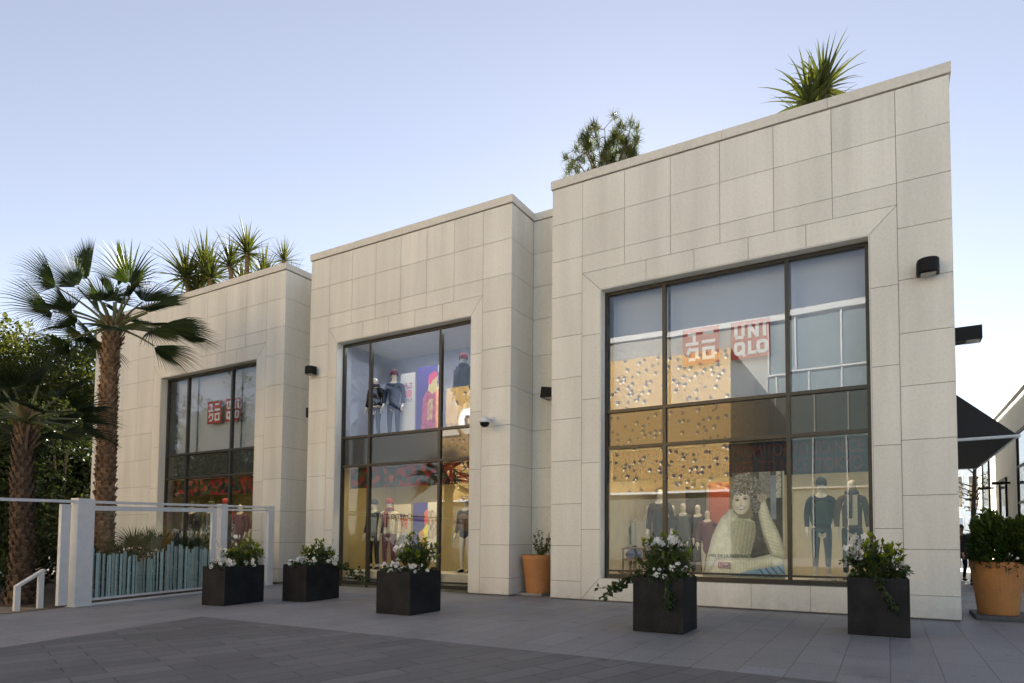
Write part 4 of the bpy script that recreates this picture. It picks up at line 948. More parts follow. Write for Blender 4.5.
def tree(at,H,R,n,label,leafm,seed,name='evergreen_tree',group=None,trunk_r=.35,ls=.30,squash=1.0,base=.30):
    random.seed(seed); t=thing(name,at,label,'tree',group); at=Vector(at)
    b=MB(); c0=at+Vector((0,0,H*base))
    b.tube([at,at+Vector((.1,0,H*.2)),c0+Vector((.15,.1,H*.15))],[trunk_r,trunk_r*.8,trunk_r*.6],9)
    cl_=[]
    ctr=at+Vector((0,0,H*(base+(1-base)/2))); rz=H*(1-base)/2
    for i in range(n):
        d=rv(); rr=random.uniform(.45,1)**.5
        lump=1+.22*math.sin(3.1*d.x+seed)+.18*math.sin(4.3*d.y+2*seed)+.15*math.sin(5*d.z+seed)
        cl_.append((ctr+Vector((d.x*R*rr*lump,d.y*R*rr*lump,d.z*rz*rr*lump*squash)),random.uniform(.45,1.0),d))
    for p,_,_ in cl_[::max(1,n//14)]:
        b.tube([c0,c0.lerp(p,.5)+Vector((0,0,.4)),p],[trunk_r*.4,trunk_r*.25,.03],6)
    b.build('trunk',M['treebark'],t)
    L=MB()
    for p,s_,d0 in cl_:
        ct=random.uniform(-.25,.3)
        for k in range(int(95*s_*s_+30)):
            o=rv()*random.uniform(.2,1)**.6; q=p+Vector((o.x*s_*1.05,o.y*s_*1.05,o.z*s_*.75))*R*.26
            leaf(L,q,(o+rv()*.8+Vector((0,0,-.1))),(o+Z*.9+rv()*.5).normalized(),ls*random.uniform(.7,1.3),ls*.5,min(1,max(0,.45+ct+random.uniform(-.3,.3))))
    L.build('crown',leafm,t)
    return t
TG='dark evergreen trees beyond the garden'
tree((-44.5,19,0),13.2,5.2,400,'tall broad dark evergreen tree with yellowish tips beside the far end of the building',M['treeleaf'],3,group=TG,ls=.34,base=.12)
tree((-50.5,17,0),14.2,5.5,400,'tallest dark evergreen tree at the edge of the garden',M['treeleaf'],8,group=TG,ls=.34,base=.12)
tree((-40,16.5,0),8.0,4.2,230,'low dense dark green tree next to the tall palm trunk',M['treeleaf2'],5,group=TG,ls=.30,base=.05)
tree((-38,11.5,0),6.8,3.8,230,'low bushy dark tree behind the shorter palm',M['treeleaf2'],15,group=TG,ls=.28,base=.04)
tree((-62,24,0),15.5,7,200,'distant dark evergreen tree behind the garden',M['treeleaf2'],25,group=TG,ls=.45,base=.1)
# shrubs along the garden
def shrub(at,R,H,n,label,seed,m=None,ls=.11,name='shrub',group=None):
    random.seed(seed); t=thing(name,at,label,'shrub',group); b=MB(); at=Vector(at)
    for i in range(7):
        d=rv(); b.tube([at,at+Vector((d.x*R*.4,d.y*R*.4,H*.45)),at+Vector((d.x*R*.7,d.y*R*.7,H*.8))],[.025,.018,.008],5)
    b.build('stems',M['stem'],t); L=MB()
    for i in range(n):
        d=rv(); d.z=abs(d.z); r=random.uniform(.35,1)**.5; lump=1+.25*math.sin(d.x*5+seed)+.2*math.sin(d.y*6+seed)
        q=at+Vector((d.x*R*r*lump,d.y*R*r*lump,H*.12+d.z*H*.88*r*lump))
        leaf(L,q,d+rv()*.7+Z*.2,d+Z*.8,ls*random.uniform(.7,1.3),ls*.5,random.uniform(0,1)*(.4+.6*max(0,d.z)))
    L.build('foliage',m or M['shrubleaf'],t); return t
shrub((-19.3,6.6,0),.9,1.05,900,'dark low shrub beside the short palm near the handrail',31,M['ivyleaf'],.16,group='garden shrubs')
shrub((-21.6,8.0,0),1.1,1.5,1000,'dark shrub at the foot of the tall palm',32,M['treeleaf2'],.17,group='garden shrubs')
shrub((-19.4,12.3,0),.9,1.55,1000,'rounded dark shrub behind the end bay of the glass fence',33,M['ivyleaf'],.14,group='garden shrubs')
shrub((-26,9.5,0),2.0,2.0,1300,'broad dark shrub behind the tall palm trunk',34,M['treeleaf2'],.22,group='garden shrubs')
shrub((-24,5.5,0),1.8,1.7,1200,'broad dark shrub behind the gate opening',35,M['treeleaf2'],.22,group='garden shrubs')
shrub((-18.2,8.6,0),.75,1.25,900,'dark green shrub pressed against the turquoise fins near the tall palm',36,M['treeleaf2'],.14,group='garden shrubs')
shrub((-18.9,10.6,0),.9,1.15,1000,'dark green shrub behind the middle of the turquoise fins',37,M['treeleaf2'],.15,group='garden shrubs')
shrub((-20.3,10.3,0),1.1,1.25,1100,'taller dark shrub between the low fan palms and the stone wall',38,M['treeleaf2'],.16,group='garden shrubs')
def fanclump(at,H,n,L,label,seed):
    random.seed(seed); t=thing('dwarf_fan_palm',at,label,'palm','low fan palms behind the glass fence'); at=Vector(at)
    s=MB(); s.tube([at,at+Vector((0,0,H*.35))],[.13,.10],9); s.build('trunk',M['bark'],t)
    for i in range(n):
        a=i*2.4; e=.15+1.15*(i/n); d=Vector((math.cos(a)*math.cos(e),math.sin(a)*math.cos(e),math.sin(e)))
        b=MB(); p=MB(); st=at+Vector((0,0,H*.32)); q=st+d*H*.4; p.tube([st,q],[.02,.012],5)
        fanleaf(b,q,(d+Vector((0,0,-.15))),(Z-d*d.z+rv()*.3).normalized(),L,1.5,22,.25,(.2,1),.3); o=b.build('frond',M['palmleaf'],t); p.build('petiole',M['petiole'],o)
fanclump((-19.0,9.9,0),1.9,14,.75,'low fan palm with spiky leaves behind the fence beside the tall trunk',41)
fanclump((-18.9,11.2,0),1.8,14,.7,'low fan palm in front of the display window behind the fence',42)
fanclump((-20.6,11.3,0),1.9,12,.75,'low fan palm by the stone wall behind the fence',43)

# ------------------------------------------------------------------ roof plants (roof deck at 10.2)
def yucca(at,heads,label,n=46,L=1.1,W=.075,droop=.5,tr=(.2,1),group='spiky plants on the roof'):
    t=thing('yucca',at,label,'yucca',group); at=Vector(at); s=MB(); lf=MB(); n=int(n*1.35); W=W*1.1
    for (dx,dz,dy) in heads:
        h=at+RT*dx+FW*dy+Vector((0,0,dz)); s.tube([at+RT*dx*.3,at+RT*dx*.7+Vector((0,0,dz*.5)),h],[.11,.09,.085],8)
        rosette(lf,h,n,L,W,droop,-.35,1.0,tr)
    s.build('trunk',M['bark'],t); lf.build('foliage',M['yucca'],t)
random.seed(5)
yucca((-1.35,15.6,10.2),[(-.22,2.0,0),(.16,2.45,.1),(-.05,1.6,.3)],'tall spiky yucca on the roof near the high outer corner',40,1.2,.10,.65)
yucca((-5.55,16.6,10.2),[(0,1.15,0)],'tiny spiky plant tip just above the roof edge beside the pine',22,.75,.05,.2)
yucca((-26.0,15.4,10.2),[(-.65,2.4,0),(.0,2.75,.2),(.5,2.3,-.2),(-.3,1.7,.2)],'broad leafy yucca clump on the roof beside the tall palm',54,1.7,.10,.7)
yucca((-23.1,15.5,10.2),[(0,2.9,0),(.55,2.0,.3),(-.75,2.4,.1),(.8,1.4,0)],'yucca with a bare trunk and tufted head on the lower roof',44,1.35,.085,.7)
yucca((-24.5,16.2,10.2),[(0,2.1,0),(.4,1.7,.2)],'yellow green yucca between two others on the lower roof',44,1.05,.09,.8,(.6,1))
yucca((-20.7,15.4,10.2),[(0,2.05,0)],'small round yucca ball at the corner of the lower roof',90,.85,.03,.12)
yucca((-19.9,15.2,10.2),[(0,1.15,0)],'low dry tuft at the corner of the lower roof beside the yucca ball',26,.8,.03,.3)
t=thing('pine_tree',(-7.0,15.6,10.2),'small open pine tree on the roof beside the step between two fronts','tree'); random.seed(9)
b=MB(); L=MB(); pa=Vector((-7.0,15.6,10.2)); tips=[]
for (dx,dz,dy) in [(-.95,2.3,0),(-.75,3.0,.2),(-.3,2.6,-.2),(-.1,3.25,.1),(.3,3.0,0),(.65,3.25,.1),(.85,2.7,-.2),(1.0,2.2,.1),(-1.0,1.6,.1),(.4,2.2,.3),(0,2.0,-.3),(-.5,1.9,.3),(1.05,1.75,0),(-.65,2.45,-.1),(.15,2.55,.2),(.55,2.6,-.25)]:
    q=pa+RT*dx+FW*dy+Vector((0,0,dz)); mid=pa+RT*dx*.4+Vector((0,0,dz*.62)); b.tube([pa+Vector((0,0,.5)),mid,q],[.05,.03,.01],6)
    for k in range(7):
        s0=mid.lerp(q,random.uniform(.35,1.05)); e_=s0+rv()*.33+Vector((0,0,.14)); b.tube([s0,e_],[.012,.006],4); tips.append(e_)
b.tube([pa,pa+Vector((0,0,.7))],[.09,.06],8); b.build('trunk',M['treebark'],t)
for e_ in tips:
    for k in range(52):
        d=rv()+Z*.55; blade(L,e_+rv()*.07,d,random.uniform(.16,.28),.020,.1,random.uniform(.1,1),2)
L.build('crown',M['pine'],t)

# ------------------------------------------------------------------ planters on the plaza
def planter(cx_,cy_,w,d,h,rot_,label):
    t=thing('planter_box',(cx_,cy_,0),label,'planter','square charcoal planters along the shop front'); b=MB()
    rm=Matrix.Rotation(rot_,3,'Z'); c=Vector((cx_,cy_,0)); P=lambda x,y,z: c+rm@Vector((x,y,z))
    th=.045
    o=[(-w/2,-d/2),(w/2,-d/2),(w/2,d/2),(-w/2,d/2)]; i_=[(-w/2+th,-d/2+th),(w/2-th,-d/2+th),(w/2-th,d/2-th),(-w/2+th,d/2-th)]
    be=.012
    vs=[P(x*(1-be/2),y*(1-be/2),.0) for x,y in o]+[P(x,y,.012) for x,y in o]+[P(x,y,h-be) for x,y in o]+[P(x*(1-be),y*(1-be),h) for x,y in o]+[P(x,y,h) for x,y in i_]+[P(x,y,h-.12) for x,y in i_]
    fs=[]
    for r in range(5):
        for k in range(4): fs.append((r*4+k,r*4+(k+1)%4,(r+1)*4+(k+1)%4,(r+1)*4+k))
    b.raw(vs,fs); b.build('box',M['planter'],t)
    s=MB(); n=8; g_=[[P(-w/2+th+(w-2*th)*i/n,-d/2+th+(d-2*th)*j/n,h-.06+random.uniform(-.015,.03)) for i in range(n+1)] for j in range(n+1)]
    for j in range(n):
        for i in range(n): s.face([g_[j][i],g_[j][i+1],g_[j+1][i+1],g_[j+1][i]])
    s.build('soil',M['soil'],t)
    return P
def leafy(P,x,y,z,R,H,n,label,limetop=.35,ls=.12,name='leafy_shrub',mt=None):
    c=P(x,y,z); t=thing(name,c,label,'shrub','green shrubs in the planters'); st=MB(); L=MB(); T=MB()
    for i in range(int(n/7)):
        a=random.uniform(0,2*PI); r=R*random.uniform(.1,1)**.6; top_=c+Vector((math.cos(a)*r,math.sin(a)*r,H*random.uniform(.55,1.05)*(1-.35*(r/R)**2)))
        b0=c+Vector((math.cos(a)*r*.35,math.sin(a)*r*.35,0)); st.tube([b0,b0.lerp(top_,.6)+Vector((0,0,.02)),top_],[.008,.007,.005],4)
        for k in range(7):
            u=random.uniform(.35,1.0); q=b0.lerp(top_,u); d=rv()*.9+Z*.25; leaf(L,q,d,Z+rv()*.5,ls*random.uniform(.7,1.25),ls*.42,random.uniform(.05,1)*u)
        if random.random()<limetop:
            for k in range(6):
                d=rv()*.7+Z*.9; leaf(T,top_,d,Z+rv()*.4,ls*random.uniform(.7,1.2),ls*.4,random.uniform(0,1))
    o=L.build('foliage',mt or M['shrubleaf'],t); st.build('stems',M['stem'],t)
    if T.v: T.build('young_shoots',M['limeleaf'],t)
def petals(F,q,s,up_=Z,n=5):
    nr=(rv()+Z*.5-FW*.6).normalized(); e1=nr.cross(Vector((.3,.8,.2))).normalized(); e2=nr.cross(e1)
    for k in range(n):
        a=2*PI*k/n+random.uniform(-.2,.2); d=e1*math.cos(a)+e2*math.sin(a)+nr*random.uniform(.15,.5); leaf(F,q,d,nr+rv()*.3,s*random.uniform(.55,.75),s*.72,random.uniform(0,1),.12)
def flowers(P,pts,label,n=10,s=.055,spread=.10,tall=.16,name='white_flowers'):
    c=P(*pts[0]); t=thing(name,c,label,'flowers','white flowers in the planters'); F=MB(); L=MB(); st=MB()
    for (x,y,z) in pts:
        c1=P(x,y,z)
        for i in range(n):
            q=c1+Vector((random.gauss(0,spread),random.gauss(0,spread),tall*random.uniform(.15,1.25))); st.tube([c1+Vector(((q-c1).x*.4,(q-c1).y*.4,-.03)),q],[.005,.004],4)
            petals(F,q,s)
        for i in range(int(n*2.2)):
            q=c1+Vector((random.gauss(0,spread*1.2),random.gauss(0,spread*1.2),tall*.35*random.random())); leaf(L,q,rv()+Z*.3,Z+rv()*.3,.09,.075,random.random())
    L.build('foliage',M['ivyleaf'],t); F.build('blossoms',M['petal'],t); st.build('stems',M['stem'],t)
def ivy(P,start,path,label,n=90,sp=.05,ls=.075):
    c=P(*start); t=thing('trailing_ivy',c,label,'ivy','ivy trailing from the planters'); L=MB(); st=MB()
    for v_ in range(5):
        pts=[P(*start)]; 
        for p in path: pts.append(P(*[a+random.gauss(0,sp) for a in p]))
        st.tube(pts,[.006]*len(pts),4)
        for i in range(n//5):
            u=random.random()*(len(pts)-1); k=int(u); q=pts[k].lerp(pts[min(k+1,len(pts)-1)],u-k)+rv()*.035
            leaf(L,q,rv()+Vector((0,0,-.4)),Z*.4+rv(),ls*random.uniform(.6,1.3),ls*.7,random.random())
    st.build('stems',M['stem'],t); L.build('foliage',M['ivyleaf'],t)
def carpet(P,w,d,z,n,label,ls=.10,edge=1.0):
    c=P(0,0,z); t=thing('ground_ivy',c,label,'ivy','leafy carpets filling the planters'); L=MB(); st=MB()
    for i in range(n):
        x=random.uniform(-w/2,w/2)*edge; y=random.uniform(-d/2,d/2)*edge; q=P(x,y,z+random.uniform(-.02,.11)); leaf(L,q,rv()+Z*.25,Z+rv()*.6,ls*random.uniform(.7,1.25),ls*.75,random.random())
    for i in range(12):
        st.tube([P(random.uniform(-w/2,w/2)*.8,random.uniform(-d/2,d/2)*.8,z-.04),P(random.uniform(-w/2,w/2)*.9,random.uniform(-d/2,d/2)*.9,z+.05)],[.006,.005],4)
    st.build('stems',M['stem'],t); L.build('foliage',M['ivyleaf'],t)
random.seed(21); h=.90
# by the fence
P=planter(-13.57,9.01,.66,1.10,.87,.16,'charcoal planter standing in front of the end post of the glass fence')
carpet(P,.58,1.02,.82,130,'low green leaves filling the planter by the glass fence')
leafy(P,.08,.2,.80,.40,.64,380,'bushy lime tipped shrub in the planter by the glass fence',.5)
flowers(P,[(-.15,-.1,.82),(-.1,-.40,.82),(.12,-.42,.82),(.22,-.3,.82),(.24,.15,.82)],'cluster of white flowers in the planter by the glass fence',8,.085)
flowers(P,[(-.18,.05,1.05)],'tall white blossoms at the back of the planter by the glass fence',15,.09,.12,.42)
# second
P=planter(-12.73,10.47,.73,1.10,.87,.12,'charcoal planter in front of the pier between the fence and the middle window')
carpet(P,.65,1.02,.82,130,'low green leaves filling the planter before the narrow pier')
leafy(P,.08,.12,.80,.38,.64,340,'lime tipped shrub in the planter before the narrow pier',.5)
flowers(P,[(-.2,-.3,.84),(-.08,-.42,.84),(-.22,-.1,.84),(.24,-.2,.82),(.28,.3,.82)],'white flowers in the planter before the narrow pier',8,.085)
flowers(P,[(.28,.2,1.0)],'tall white blossoms at the side of the planter before the narrow pier',14,.085,.10,.40)
ivy(P,(.32,.45,.88),[(.55,.5,.80),(.85,.5,.6),(1.15,.45,.42)],'ivy spilling towards the middle window from a planter',110,.06,.10)
# middle
P=planter(-8.86,9.70,.88,.95,.86,0.02,'charcoal planter in front of the middle shop window')
carpet(P,.8,.88,.81,150,'low green leaves filling the planter before the middle window')
leafy(P,.10,.1,.80,.42,.80,460,'dense round shrub with lime buds in the planter before the middle window',.35)
flowers(P,[(-.32,-.25,.83),(-.15,-.36,.83),(.02,-.38,.83),(.28,-.33,.83),(.36,-.1,.83)],'row of white flowers along the rim of the planter before the middle window',9,.07,.08)
flowers(P,[(-.2,.05,1.05),(-.1,.15,1.15)],'tall white orchids in the planter before the middle window',22,.095,.09,.36)
# in front of the large window
P=planter(-3.39,9.97,.86,.82,.90,.0,'charcoal planter with trailing ivy in front of the portrait poster window')
carpet(P,.8,.76,.86,200,'low green leaves filling the planter before the portrait poster')
leafy(P,-.02,.05,.84,.56,.80,620,'dark leafy shrub in the planter before the portrait poster',.08)
flowers(P,[(-.05,-.2,1.32),(.18,.0,1.36)],'large white blossoms high in the shrub before the portrait poster',10,.125,.05,.16)
flowers(P,[(-.02,-.36,.86),(.1,-.38,.86),(.28,-.34,.9),(.33,-.3,1.0)],'small white flowers along the rim of the planter before the portrait poster',9,.05,.07)
ivy(P,(-.3,-.3,.95),[(-.5,-.32,.88),(-.75,-.34,.72),(-1.0,-.36,.55)],'long ivy shoot arching sideways in front of the stone wall',130,.05,.10)
ivy(P,(.18,-.40,.92),[(.2,-.47,.8),(.22,-.47,.6),(.2,-.46,.40)],'ivy hanging down the front of the planter before the portrait poster',70,.035,.09)
# at the outer pier
P=planter(-.17,11.36,.90,.86,.92,.03,'charcoal planter in front of the outer pier of the large window')
carpet(P,.82,.78,.87,170,'low green leaves filling the planter by the outer pier')
leafy(P,.0,.0,.85,.44,.74,480,'lime tipped shrub in the planter by the outer pier',.4)
leafy(P,.28,-.05,.85,.2,.36,110,'low dark shrub at the corner of the planter by the outer pier',.0,.08)
flowers(P,[(-.30,.0,1.05),(-.32,-.15,1.1)],'tall white orchids in the planter by the outer pier',18,.10,.08,.42)
flowers(P,[(.3,-.25,1.0),(.36,-.1,.98)],'tiny white flowers at the corner of the planter by the outer pier',9,.04,.07)
ivy(P,(.0,-.42,.92),[(.05,-.48,.8),(.18,-.48,.6),(.26,-.47,.38)],'ivy hanging across the front of the planter by the outer pier',80,.035,.09)

# ------------------------------------------------------------------ terracotta pots
def pot(at,r0,r1,h,label,m):
    t=thing('terracotta_pot',at,label,'pot','large terracotta pots'); b=MB()
    b.lathe(at,[(.001,.0),(r0,0),(r0*1.02,.02),(r0+(r1-r0)*.45,h*.45),(r1*.97,h-.14),(r1*.975,h-.12),(r1,h-.11),(r1,h-.01),(r1*.985,h),(r1*.90,h),(r1*.88,h-.12)],40); b.build('pot_body',m,t,smooth=False)
    s=MB(); s.lathe(at,[(r1*.885,h-.07),(r1*.5,h-.05),(.001,h-.06)],24); s.build('soil',M['soil'],t)
random.seed(33)
b=MB(); b.box(-9.0,-8.2,14.0,14.7,-.004,.06); tag(b.build('concrete_slab',mat('grey_concrete',(.26,.25,.24),.8,nscale=20,namt=.2),at=(-8.6,14.35,0)),'flat concrete slab under the pot in the wall recess','slab')
pot((-8.50,14.36,.06),.34,.47,1.02,'terracotta pot with a sparse shrub in the recess between two fronts',M['terracotta'])
t=thing('sparse_shrub',(-8.5,14.36,1.0),'sparse upright green shrub in the pot in the recess','shrub'); st=MB(); L=MB()
for i in range(15):
    a=random.uniform(0,2*PI); q=Vector((-8.35+math.cos(a)*.26,14.30+math.sin(a)*.2,1.05+random.uniform(.25,.75))); b0=Vector((-8.38,14.33,1.0)); st.tube([b0,b0.lerp(q,.6),q],[.009,.007,.004],4)
    for k in range(26):
        u=random.uniform(.2,1); leaf(L,b0.lerp(q,u)+rv()*.03,rv()+Z*.3,Z+rv()*.5,random.uniform(.05,.09),.035,random.random())
st.build('stems',M['stem'],t); L.build('foliage',M['shrubleaf'],t)
b=MB(); b.box(1.5,2.6,14.15,15.3,-.004,.075); tag(b.build('slate_slab',mat('dark_slate_slab',(.07,.07,.075),.7,nscale=20,namt=.2),at=(2.1,14.8,0)),'dark square slab under the pot outside the building corner','slab')
pot((1.93,14.70,.075),.34,.475,1.04,'orange terracotta pot with a dense bush outside the building corner',M['terracotta2'])
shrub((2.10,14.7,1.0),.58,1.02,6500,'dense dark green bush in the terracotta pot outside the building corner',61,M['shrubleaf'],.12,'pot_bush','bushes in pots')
P=lambda x,y,z: Vector((1.93+x,14.72+y,z))
flowers(P,[(.12,-.5,1.18),(.6,-.1,1.1),(.1,-.3,1.9)],'few small white blossoms on the bush outside the building corner',4,.045,.08,.08)
t=thing('trailing_twigs',(1.98,14.2,1.1),'dark twigs hanging over the rim of the orange pot','twigs'); st=MB(); L=MB()
for i in range(11):
    x=1.53+.078*i; y=14.70-math.sqrt(max(.01,.485**2-(x-1.93)**2)); q0=Vector((x,y+.04,1.16)); q1_=Vector((x+random.uniform(-.05,.05),y-.03,1.08-random.uniform(.02,.25))); st.tube([q0,q1_],[.006,.004],4)
    for k in range(7): leaf(L,q0.lerp(q1_,random.random())+Vector((0,-.02,0)),rv()-Z*.4,rv(),.06,.035,random.random())
st.build('stems',M['treebark'],t); L.build('foliage',M['ivyleaf'],t)

# ------------------------------------------------------------------ glass fence, gate and handrail
fe=thing('glass_fence',(P0.x,P0.y,0),'white framed glass fence with turquoise fins along the garden edge','fence')
FN=Vector((-FD.y,FD.x,0))   # across
def fpt(s,z,o=0): return P0+FD*s+FN*o+Vector((0,0,z))
def fbox(mb,s0,s1,z0,z1,w,o=0):
    c=(fpt(s0,z0,o)+fpt(s1,z1,o))/2; mb.obox(c,FD*((s1-s0)/2),FN*(w/2),Vector((0,0,(z1-z0)/2)))
FH=2.42
def fpost(s0,s1,h=FH,w=.16):
    b=MB(); fbox(b,s0,s1,0,h,w); fbox(b,s0-.02,s1+.02,0,.012,w+.06); b.build('post',M['white'],fe)
fpost(-.02,.24,2.53); fpost(1.98,2.22,2.47); fpost(5.98,6.36,2.37,.2); fpost(10.2,10.5); fpost(14.4,14.7)
def stile(s0,s1):
    b=MB(); fbox(b,s0,s1,.06,2.42-.03*s0,.07); b.build('stile',M['white'],fe)
stile(2.34,2.5); stile(6.46,6.66); stile(10.0,10.12)
b=MB(); b.bar(fpt(.24,2.475),fpt(14.4,2.06),.12,.06); b.build('top_rail',M['white'],fe)
b=MB(); b.bar(fpt(2.5,2.28),fpt(5.98,2.17),.06,.11); b.bar(fpt(.24,2.37),fpt(1.98,2.32),.06,.06); b.build('inner_rail',M['white'],fe)
b=MB(); fbox(b,2.50,5.98,.10,.15,.06); fbox(b,.24,1.98,.08,.13,.06); fbox(b,2.3,6.0,-.004,.04,.10); b.build('bottom_rail',M['white'],fe)
for s0,s1 in ((.24,1.98),(2.50,5.98)):
    b=MB(); b.face([fpt(s0,.15),fpt(s1,.15),fpt(s1,2.2),fpt(s0,2.3)]); b.build('pane',M['glassfence'],fe)
random.seed(77); b=MB(); s=2.54
while s<5.95:
    wd=random.choice((.02,.03,.04,.05,.06)); env=1.02+.16*math.sin(s*2.3)+.10*math.sin(s*5.1+1); hh=env*random.uniform(.90,1.06)
    fbox(b,s,s+wd,.152,.15+hh,.012,.02 if random.random()<.5 else -.02); b.t[-6:]=[random.random()]*6; s+=wd+random.choice((.012,.02,.03))
b.build('fin_pattern',M['strip'],fe)
b=MB(); c=fpt(6.56,1.12,-.05)
pts=[c+Vector((0,0,.16))+FN*.0,c+Vector((0,0,.14))-FN*.07,c-Vector((0,0,.14))-FN*.07,c-Vector((0,0,.16))]; b.tube(pts,.014,8); b.build('gate_handle',M['alu'],fe)
hr=thing('handrail',(-15.75,6.2,0),'short sloping white handrail just inside the gate opening','handrail')
b=MB(); h0=fpt(7.13,0,-.42); h1=fpt(6.65,0,-.45); b.bar(h0,h0+Z*.50,.09); b.build('post',M['white'],hr)
b=MB(); b.bar(h1,h1+Z*.78,.09); b.build('post',M['white'],hr)
b=MB(); b.bar(h0+Z*.49-(h1-h0)*.05,h1+Z*.81+(h1-h0)*.12,.09,.05); b.build('rail',M['white'],hr)

# ------------------------------------------------------------------ street to the right
M['farwall']=mat('pale_render_wall',(.62,.59,.52),.85,nscale=8,namt=.06,big=.08)
fb=thing('far_building',(4.2,26,0),'long pale rendered building with tall dark windows along the side street','building')
b=MB(); b.box(4.2,12,22,34.9,0,6.75); b.box(4.2,12,34.9,37.5,0,6.2); b.build('wall',M['farwall'],fb)
b=MB(); b.box(4.12,12,21.95,35,6.752,6.9); b.build('parapet',M['cap'],fb)
def fwin(y0,y1,z0,z1,nz=2):
    b=MB(); b.box(4.13,4.197,y0,y0+.1,z0,z1); b.box(4.13,4.197,y1-.1,y1,z0,z1); b.box(4.13,4.197,y0+.1,y1-.1,z1-.1,z1); b.box(4.13,4.197,y0+.1,y1-.1,z0,z0+.1)
    for k in range(1,nz+1): z=z0+(z1-z0)*k/(nz+1); b.box(4.135,4.195,y0+.1,y1-.1,z-.04,z+.04)
    o=b.build('window',M['black'],fb); p=MB(); p.box(4.17,4.185,y0+.1,y1-.1,z0+.1,z1-.1); p.build('pane',mat('far_window_glass',(.12,.14,.16),.08,spec=.8),o)
fwin(33.4,35.6,.4,5.3,3); fwin(28.9,30.5,.1,4.0,1); fwin(24.6,26.5,.3,5.4,3)
for (y,z) in ((37.2,3.6),(32.2,3.8),(28.2,3.7)):
    t=thing('bracket_lamp',(4.2,y,z),{37.2:'black bracket lamp on the farthest part of the pale wall',32.2:'black bracket lamp between the tall window and the door of the pale wall',28.2:'black bracket lamp on the pale wall nearest the awning tip'}[y],'lamp','black bracket lamps along the side street')
    b=MB(); b.box(3.6,4.0,y-.1,y+.1,z-.04,z+.07); b.build('lamp_head',M['black'],t); b=MB(); b.bar((3.9,y,z+.02),(4.195,y,z+.02),.08); b.build('arm',M['black'],t)
b2=thing('glazed_building',(2,48,0),'distant pale blue glazed building closing the side street','building')
b=MB(); b.box(-2,7,52,60,0,7.0); b.build('wall',mat('pale_blue_render',(.42,.48,.55),.6,nscale=5,namt=.1),b2)
for k in range(5):
    f=MB(); x=.2+k*1.25; f.box(x,x+.95,51.93,51.99,.6,3.2); o=f.build('window',M['white'],b2); p=MB(); p.box(x+.06,x+.89,51.91,51.928,.7,3.1); p.build('pane',mat('blue_glass',(.10,.15,.25),.1),o)
    f=MB(); f.box(x,x+.95,51.93,51.99,3.8,6.2); o=f.build('window',M['white'],b2); p=MB(); p.box(x+.06,x+.89,51.91,51.928,3.9,6.1); p.build('pane',M['spandrel'],o)
# slim street tree
t=thing('young_tree',(2.75,26.5,0),'slim young tree with few autumn leaves beneath the awning','tree'); random.seed(3); b=MB(); L=MB()
b.tube([(2.75,26.5,0),(2.8,26.5,2.6),(2.9,26.5,4.6)],[.09,.075,.05],8)
for i in range(14):
    z=random.uniform(2.4,4.6); a=random.uniform(0,6.28); q=Vector((2.85,26.5,z)); e_=q+Vector((math.cos(a)*.8-.35,math.sin(a)*.7,random.uniform(.1,.8))); b.tube([q,q.lerp(e_,.5)+Vector((0,0,.05)),e_],[.025,.015,.006],4)
    for k in range(16): leaf(L,q.lerp(e_,random.uniform(.3,1.05))+rv()*.12,rv(),rv(),.10,.06,random.random())
b.build('trunk',M['treebark'],t); L.build('crown',leafmat('autumn_leaf',(.12,.07,.02),(.28,.17,.04),.3),t)
sk_=mat('skin',(.42,.25,.17),.55,nscale=30,namt=.06); hr_=mat('dark_brown_hair',(.03,.018,.012),.6,nscale=60,namt=.3)
figure('person',(2.50,23.8,0),.5,2.12,'person in a dark jacket over a pale blue shirt walking behind the potted bush','person',None,{'jacket':(NV,{'len':.88,'puff':.02}),'shirt':(cl('pale_blue_shirt',(.30,.42,.55)),{}),'trousers':(K,{'hem':.1}),'shoes':(K,{}),'hair':(hr_,{}),'face':(mat('facial_features',(.20,.10,.07),.6),{})},sk_,
    {'el':[(-.25,.10,1.20),(.27,-.04,1.19)],'wr':[(-.25,.10,.96),(.27,-.22,1.02)],'ha':[(-.25,.08,.87),(.26,-.30,.98)],'kn':[(-.10,-.12,.50),(.10,.02,.50)],'an':[(-.10,-.14,.09),(.10,.24,.14)],'to':[(-.10,-.31,.04),(.11,.11,.05)]},True)
figure('person',(2.42,26.8,0),.2,2.12,'person in a brown coat partly hidden at the wall edge beyond the potted bush','person',None,{'coat':(BR,{'len':.7,'puff':.02}),'trousers':(NV,{'hem':.1}),'shoes':(K,{}),'hair':(hr_,{}),'face':(mat('facial_features_2',(.20,.10,.07),.6),{})},sk_,
    {'kn':[(-.10,-.06,.50),(.10,-.03,.50)],'an':[(-.10,.0,.09),(.10,.10,.10)],'to':[(-.10,-.17,.04),(.11,-.06,.04)]},True)

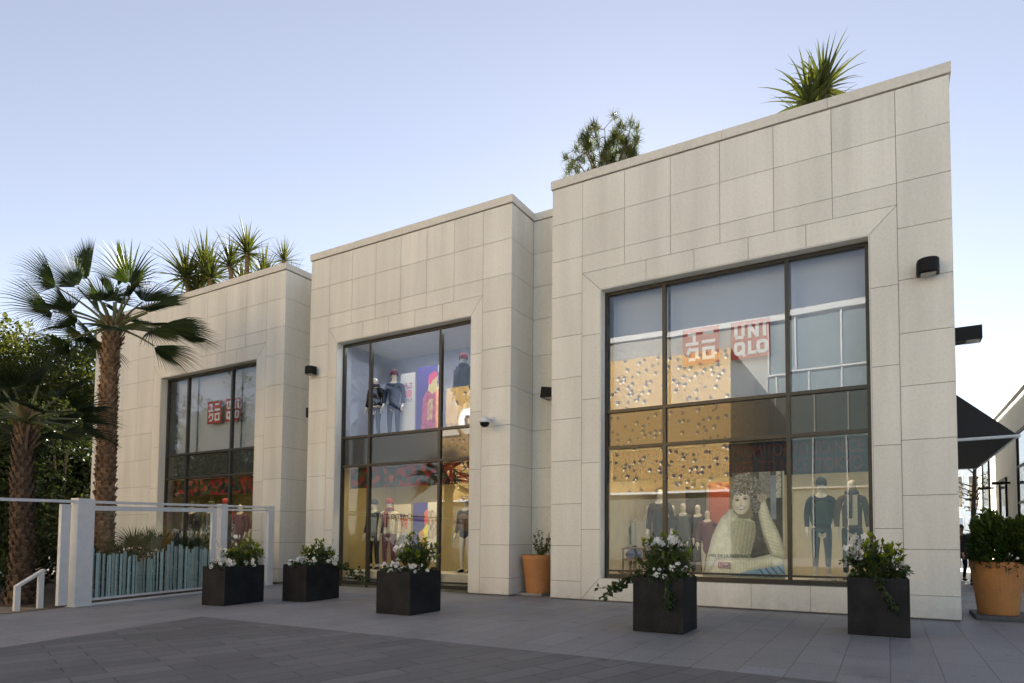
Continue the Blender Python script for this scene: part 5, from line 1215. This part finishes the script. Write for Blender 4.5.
# ------------------------------------------------------------------ buildings across the plaza (seen in the window reflections)
def goldmat():
    m,nt,N,L,P=nodes('perforated_gold_panels'); tc=N.new('ShaderNodeTexCoord'); v=N.new('ShaderNodeTexVoronoi'); v.inputs['Scale'].default_value=2.7; v.inputs['Randomness'].default_value=.8; L.new(tc.outputs['Object'],v.inputs['Vector'])
    st=N.new('ShaderNodeMath'); st.operation='LESS_THAN'; L.new(v.outputs['Distance'],st.inputs[0]); st.inputs[1].default_value=.31
    mx=N.new('ShaderNodeMix'); mx.data_type='RGBA'; L.new(st.outputs[0],mx.inputs[0]); mx.inputs[6].default_value=(.36,.215,.045,1); mx.inputs[7].default_value=(.025,.018,.010,1)
    mp=N.new('ShaderNodeMapping'); mp.inputs['Location'].default_value=(.06,0,.09); L.new(tc.outputs['Object'],mp.inputs[0]); v2=N.new('ShaderNodeTexVoronoi'); v2.inputs['Scale'].default_value=2.7; v2.inputs['Randomness'].default_value=.8; L.new(mp.outputs[0],v2.inputs['Vector'])
    s2=N.new('ShaderNodeMath'); s2.operation='LESS_THAN'; L.new(v2.outputs['Distance'],s2.inputs[0]); s2.inputs[1].default_value=.17  # pale glints beside the holes, painted into the colour
    m2=N.new('ShaderNodeMix'); m2.data_type='RGBA'; L.new(s2.outputs[0],m2.inputs[0]); L.new(mx.outputs[2],m2.inputs[6]); m2.inputs[7].default_value=(.78,.68,.48,1)
    L.new(m2.outputs[2],P.inputs['Base Color']); P.inputs['Roughness'].default_value=.6; return m
M['gold']=goldmat(); M['wframe']=mat('white_window_frame',(.26,.26,.25),.5,nscale=5,namt=.05)
gb=thing('gold_building',(-22,-14,0),'building across the plaza clad in perforated gold panels','building')
b=MB(); b.box(-33.4,-9.15,-20,-12,4.7,14.15); b.build('cladding',M['gold'],gb)
b=MB(); b.box(-33.4,-9.2,-19.9,-12.5,0,4.55); b.build('ground_storey',mat('grey_storefront',(.06,.06,.055),.4,nscale=5,namt=.2),gb)
b=MB(); b.box(-33.4,-9.1,-20,-11.9,4.552,4.698); b.build('white_band',M['white'],gb)
for k in range(5):
    x=-31.5+k*4.05; b=MB(); b.box(x,x+3.5,-12.499,-12.44,.3,3.4); o=b.build('shopfront_window',M['frame'],gb); b=MB(); b.box(x+.1,x+3.4,-12.438,-12.42,.4,3.3); b.build('pane',mat('storefront_glass',(.10,.11,.11),.1),o)
tx=MB(); text_mb(tx,'02',3.4,-28.6,-11.80,9.7,.06,.10,True); tag(tx.build('wall_number',M['whitetext'],at=(-30,-11.8,9.1)),'large white number 02 on the gold panels across the plaza','sign')
wb=thing('glasshouse_building',(-4,-20,0),'white and glass building across the plaza beside the gold one','building')
b=MB(); b.box(-30,-8.2,-30,-20.14,0,18.3); b.build('wall',mat('pale_grey_render',(.20,.19,.165),.8,nscale=5,namt=.06),wb)
b=MB(); b.box(-30,9.0,-30,-19.9,18.302,18.75); b.build('roof_edge',M['wframe'],wb)
b=MB(); b.box(-8.15,9,-29.9,-20.3,0,18.29); b.build('glazing',mat('blue_green_glazing',(.06,.085,.09),.2,nscale=.4,namt=.15),wb)
b=MB()
for x in (-8.15,-5.6,-2.4,-.6,2.4,5.6,8.8): b.box(x-.055,x+.055,-20.298,-20.1,14.2,18.3)
for x in (-7.6,-4.7,-2.4,.4,3.4,6.4): b.box(x-.05,x+.05,-20.298,-20.12,0,14.0)
for z in (14.1,5.2,9.6): b.box(-8.15,9,-20.297,-20.05,z-.06,z+.06)
b.build('window_frame',M['wframe'],wb)
TG2='trees across the plaza'
tree((-52,-8,0),15,6,170,'rounded tree across the plaza beyond the gold building',M['treeleaf'],51,group=TG2,ls=.42,base=.12)
tree((-60,2,0),14,6,170,'broad tree across the plaza opposite the garden',M['treeleaf'],52,group=TG2,ls=.42,base=.12)
tree((-70,-14,0),17,7,170,'tall tree far across the plaza',M['treeleaf2'],53,group=TG2,ls=.5,base=.12)
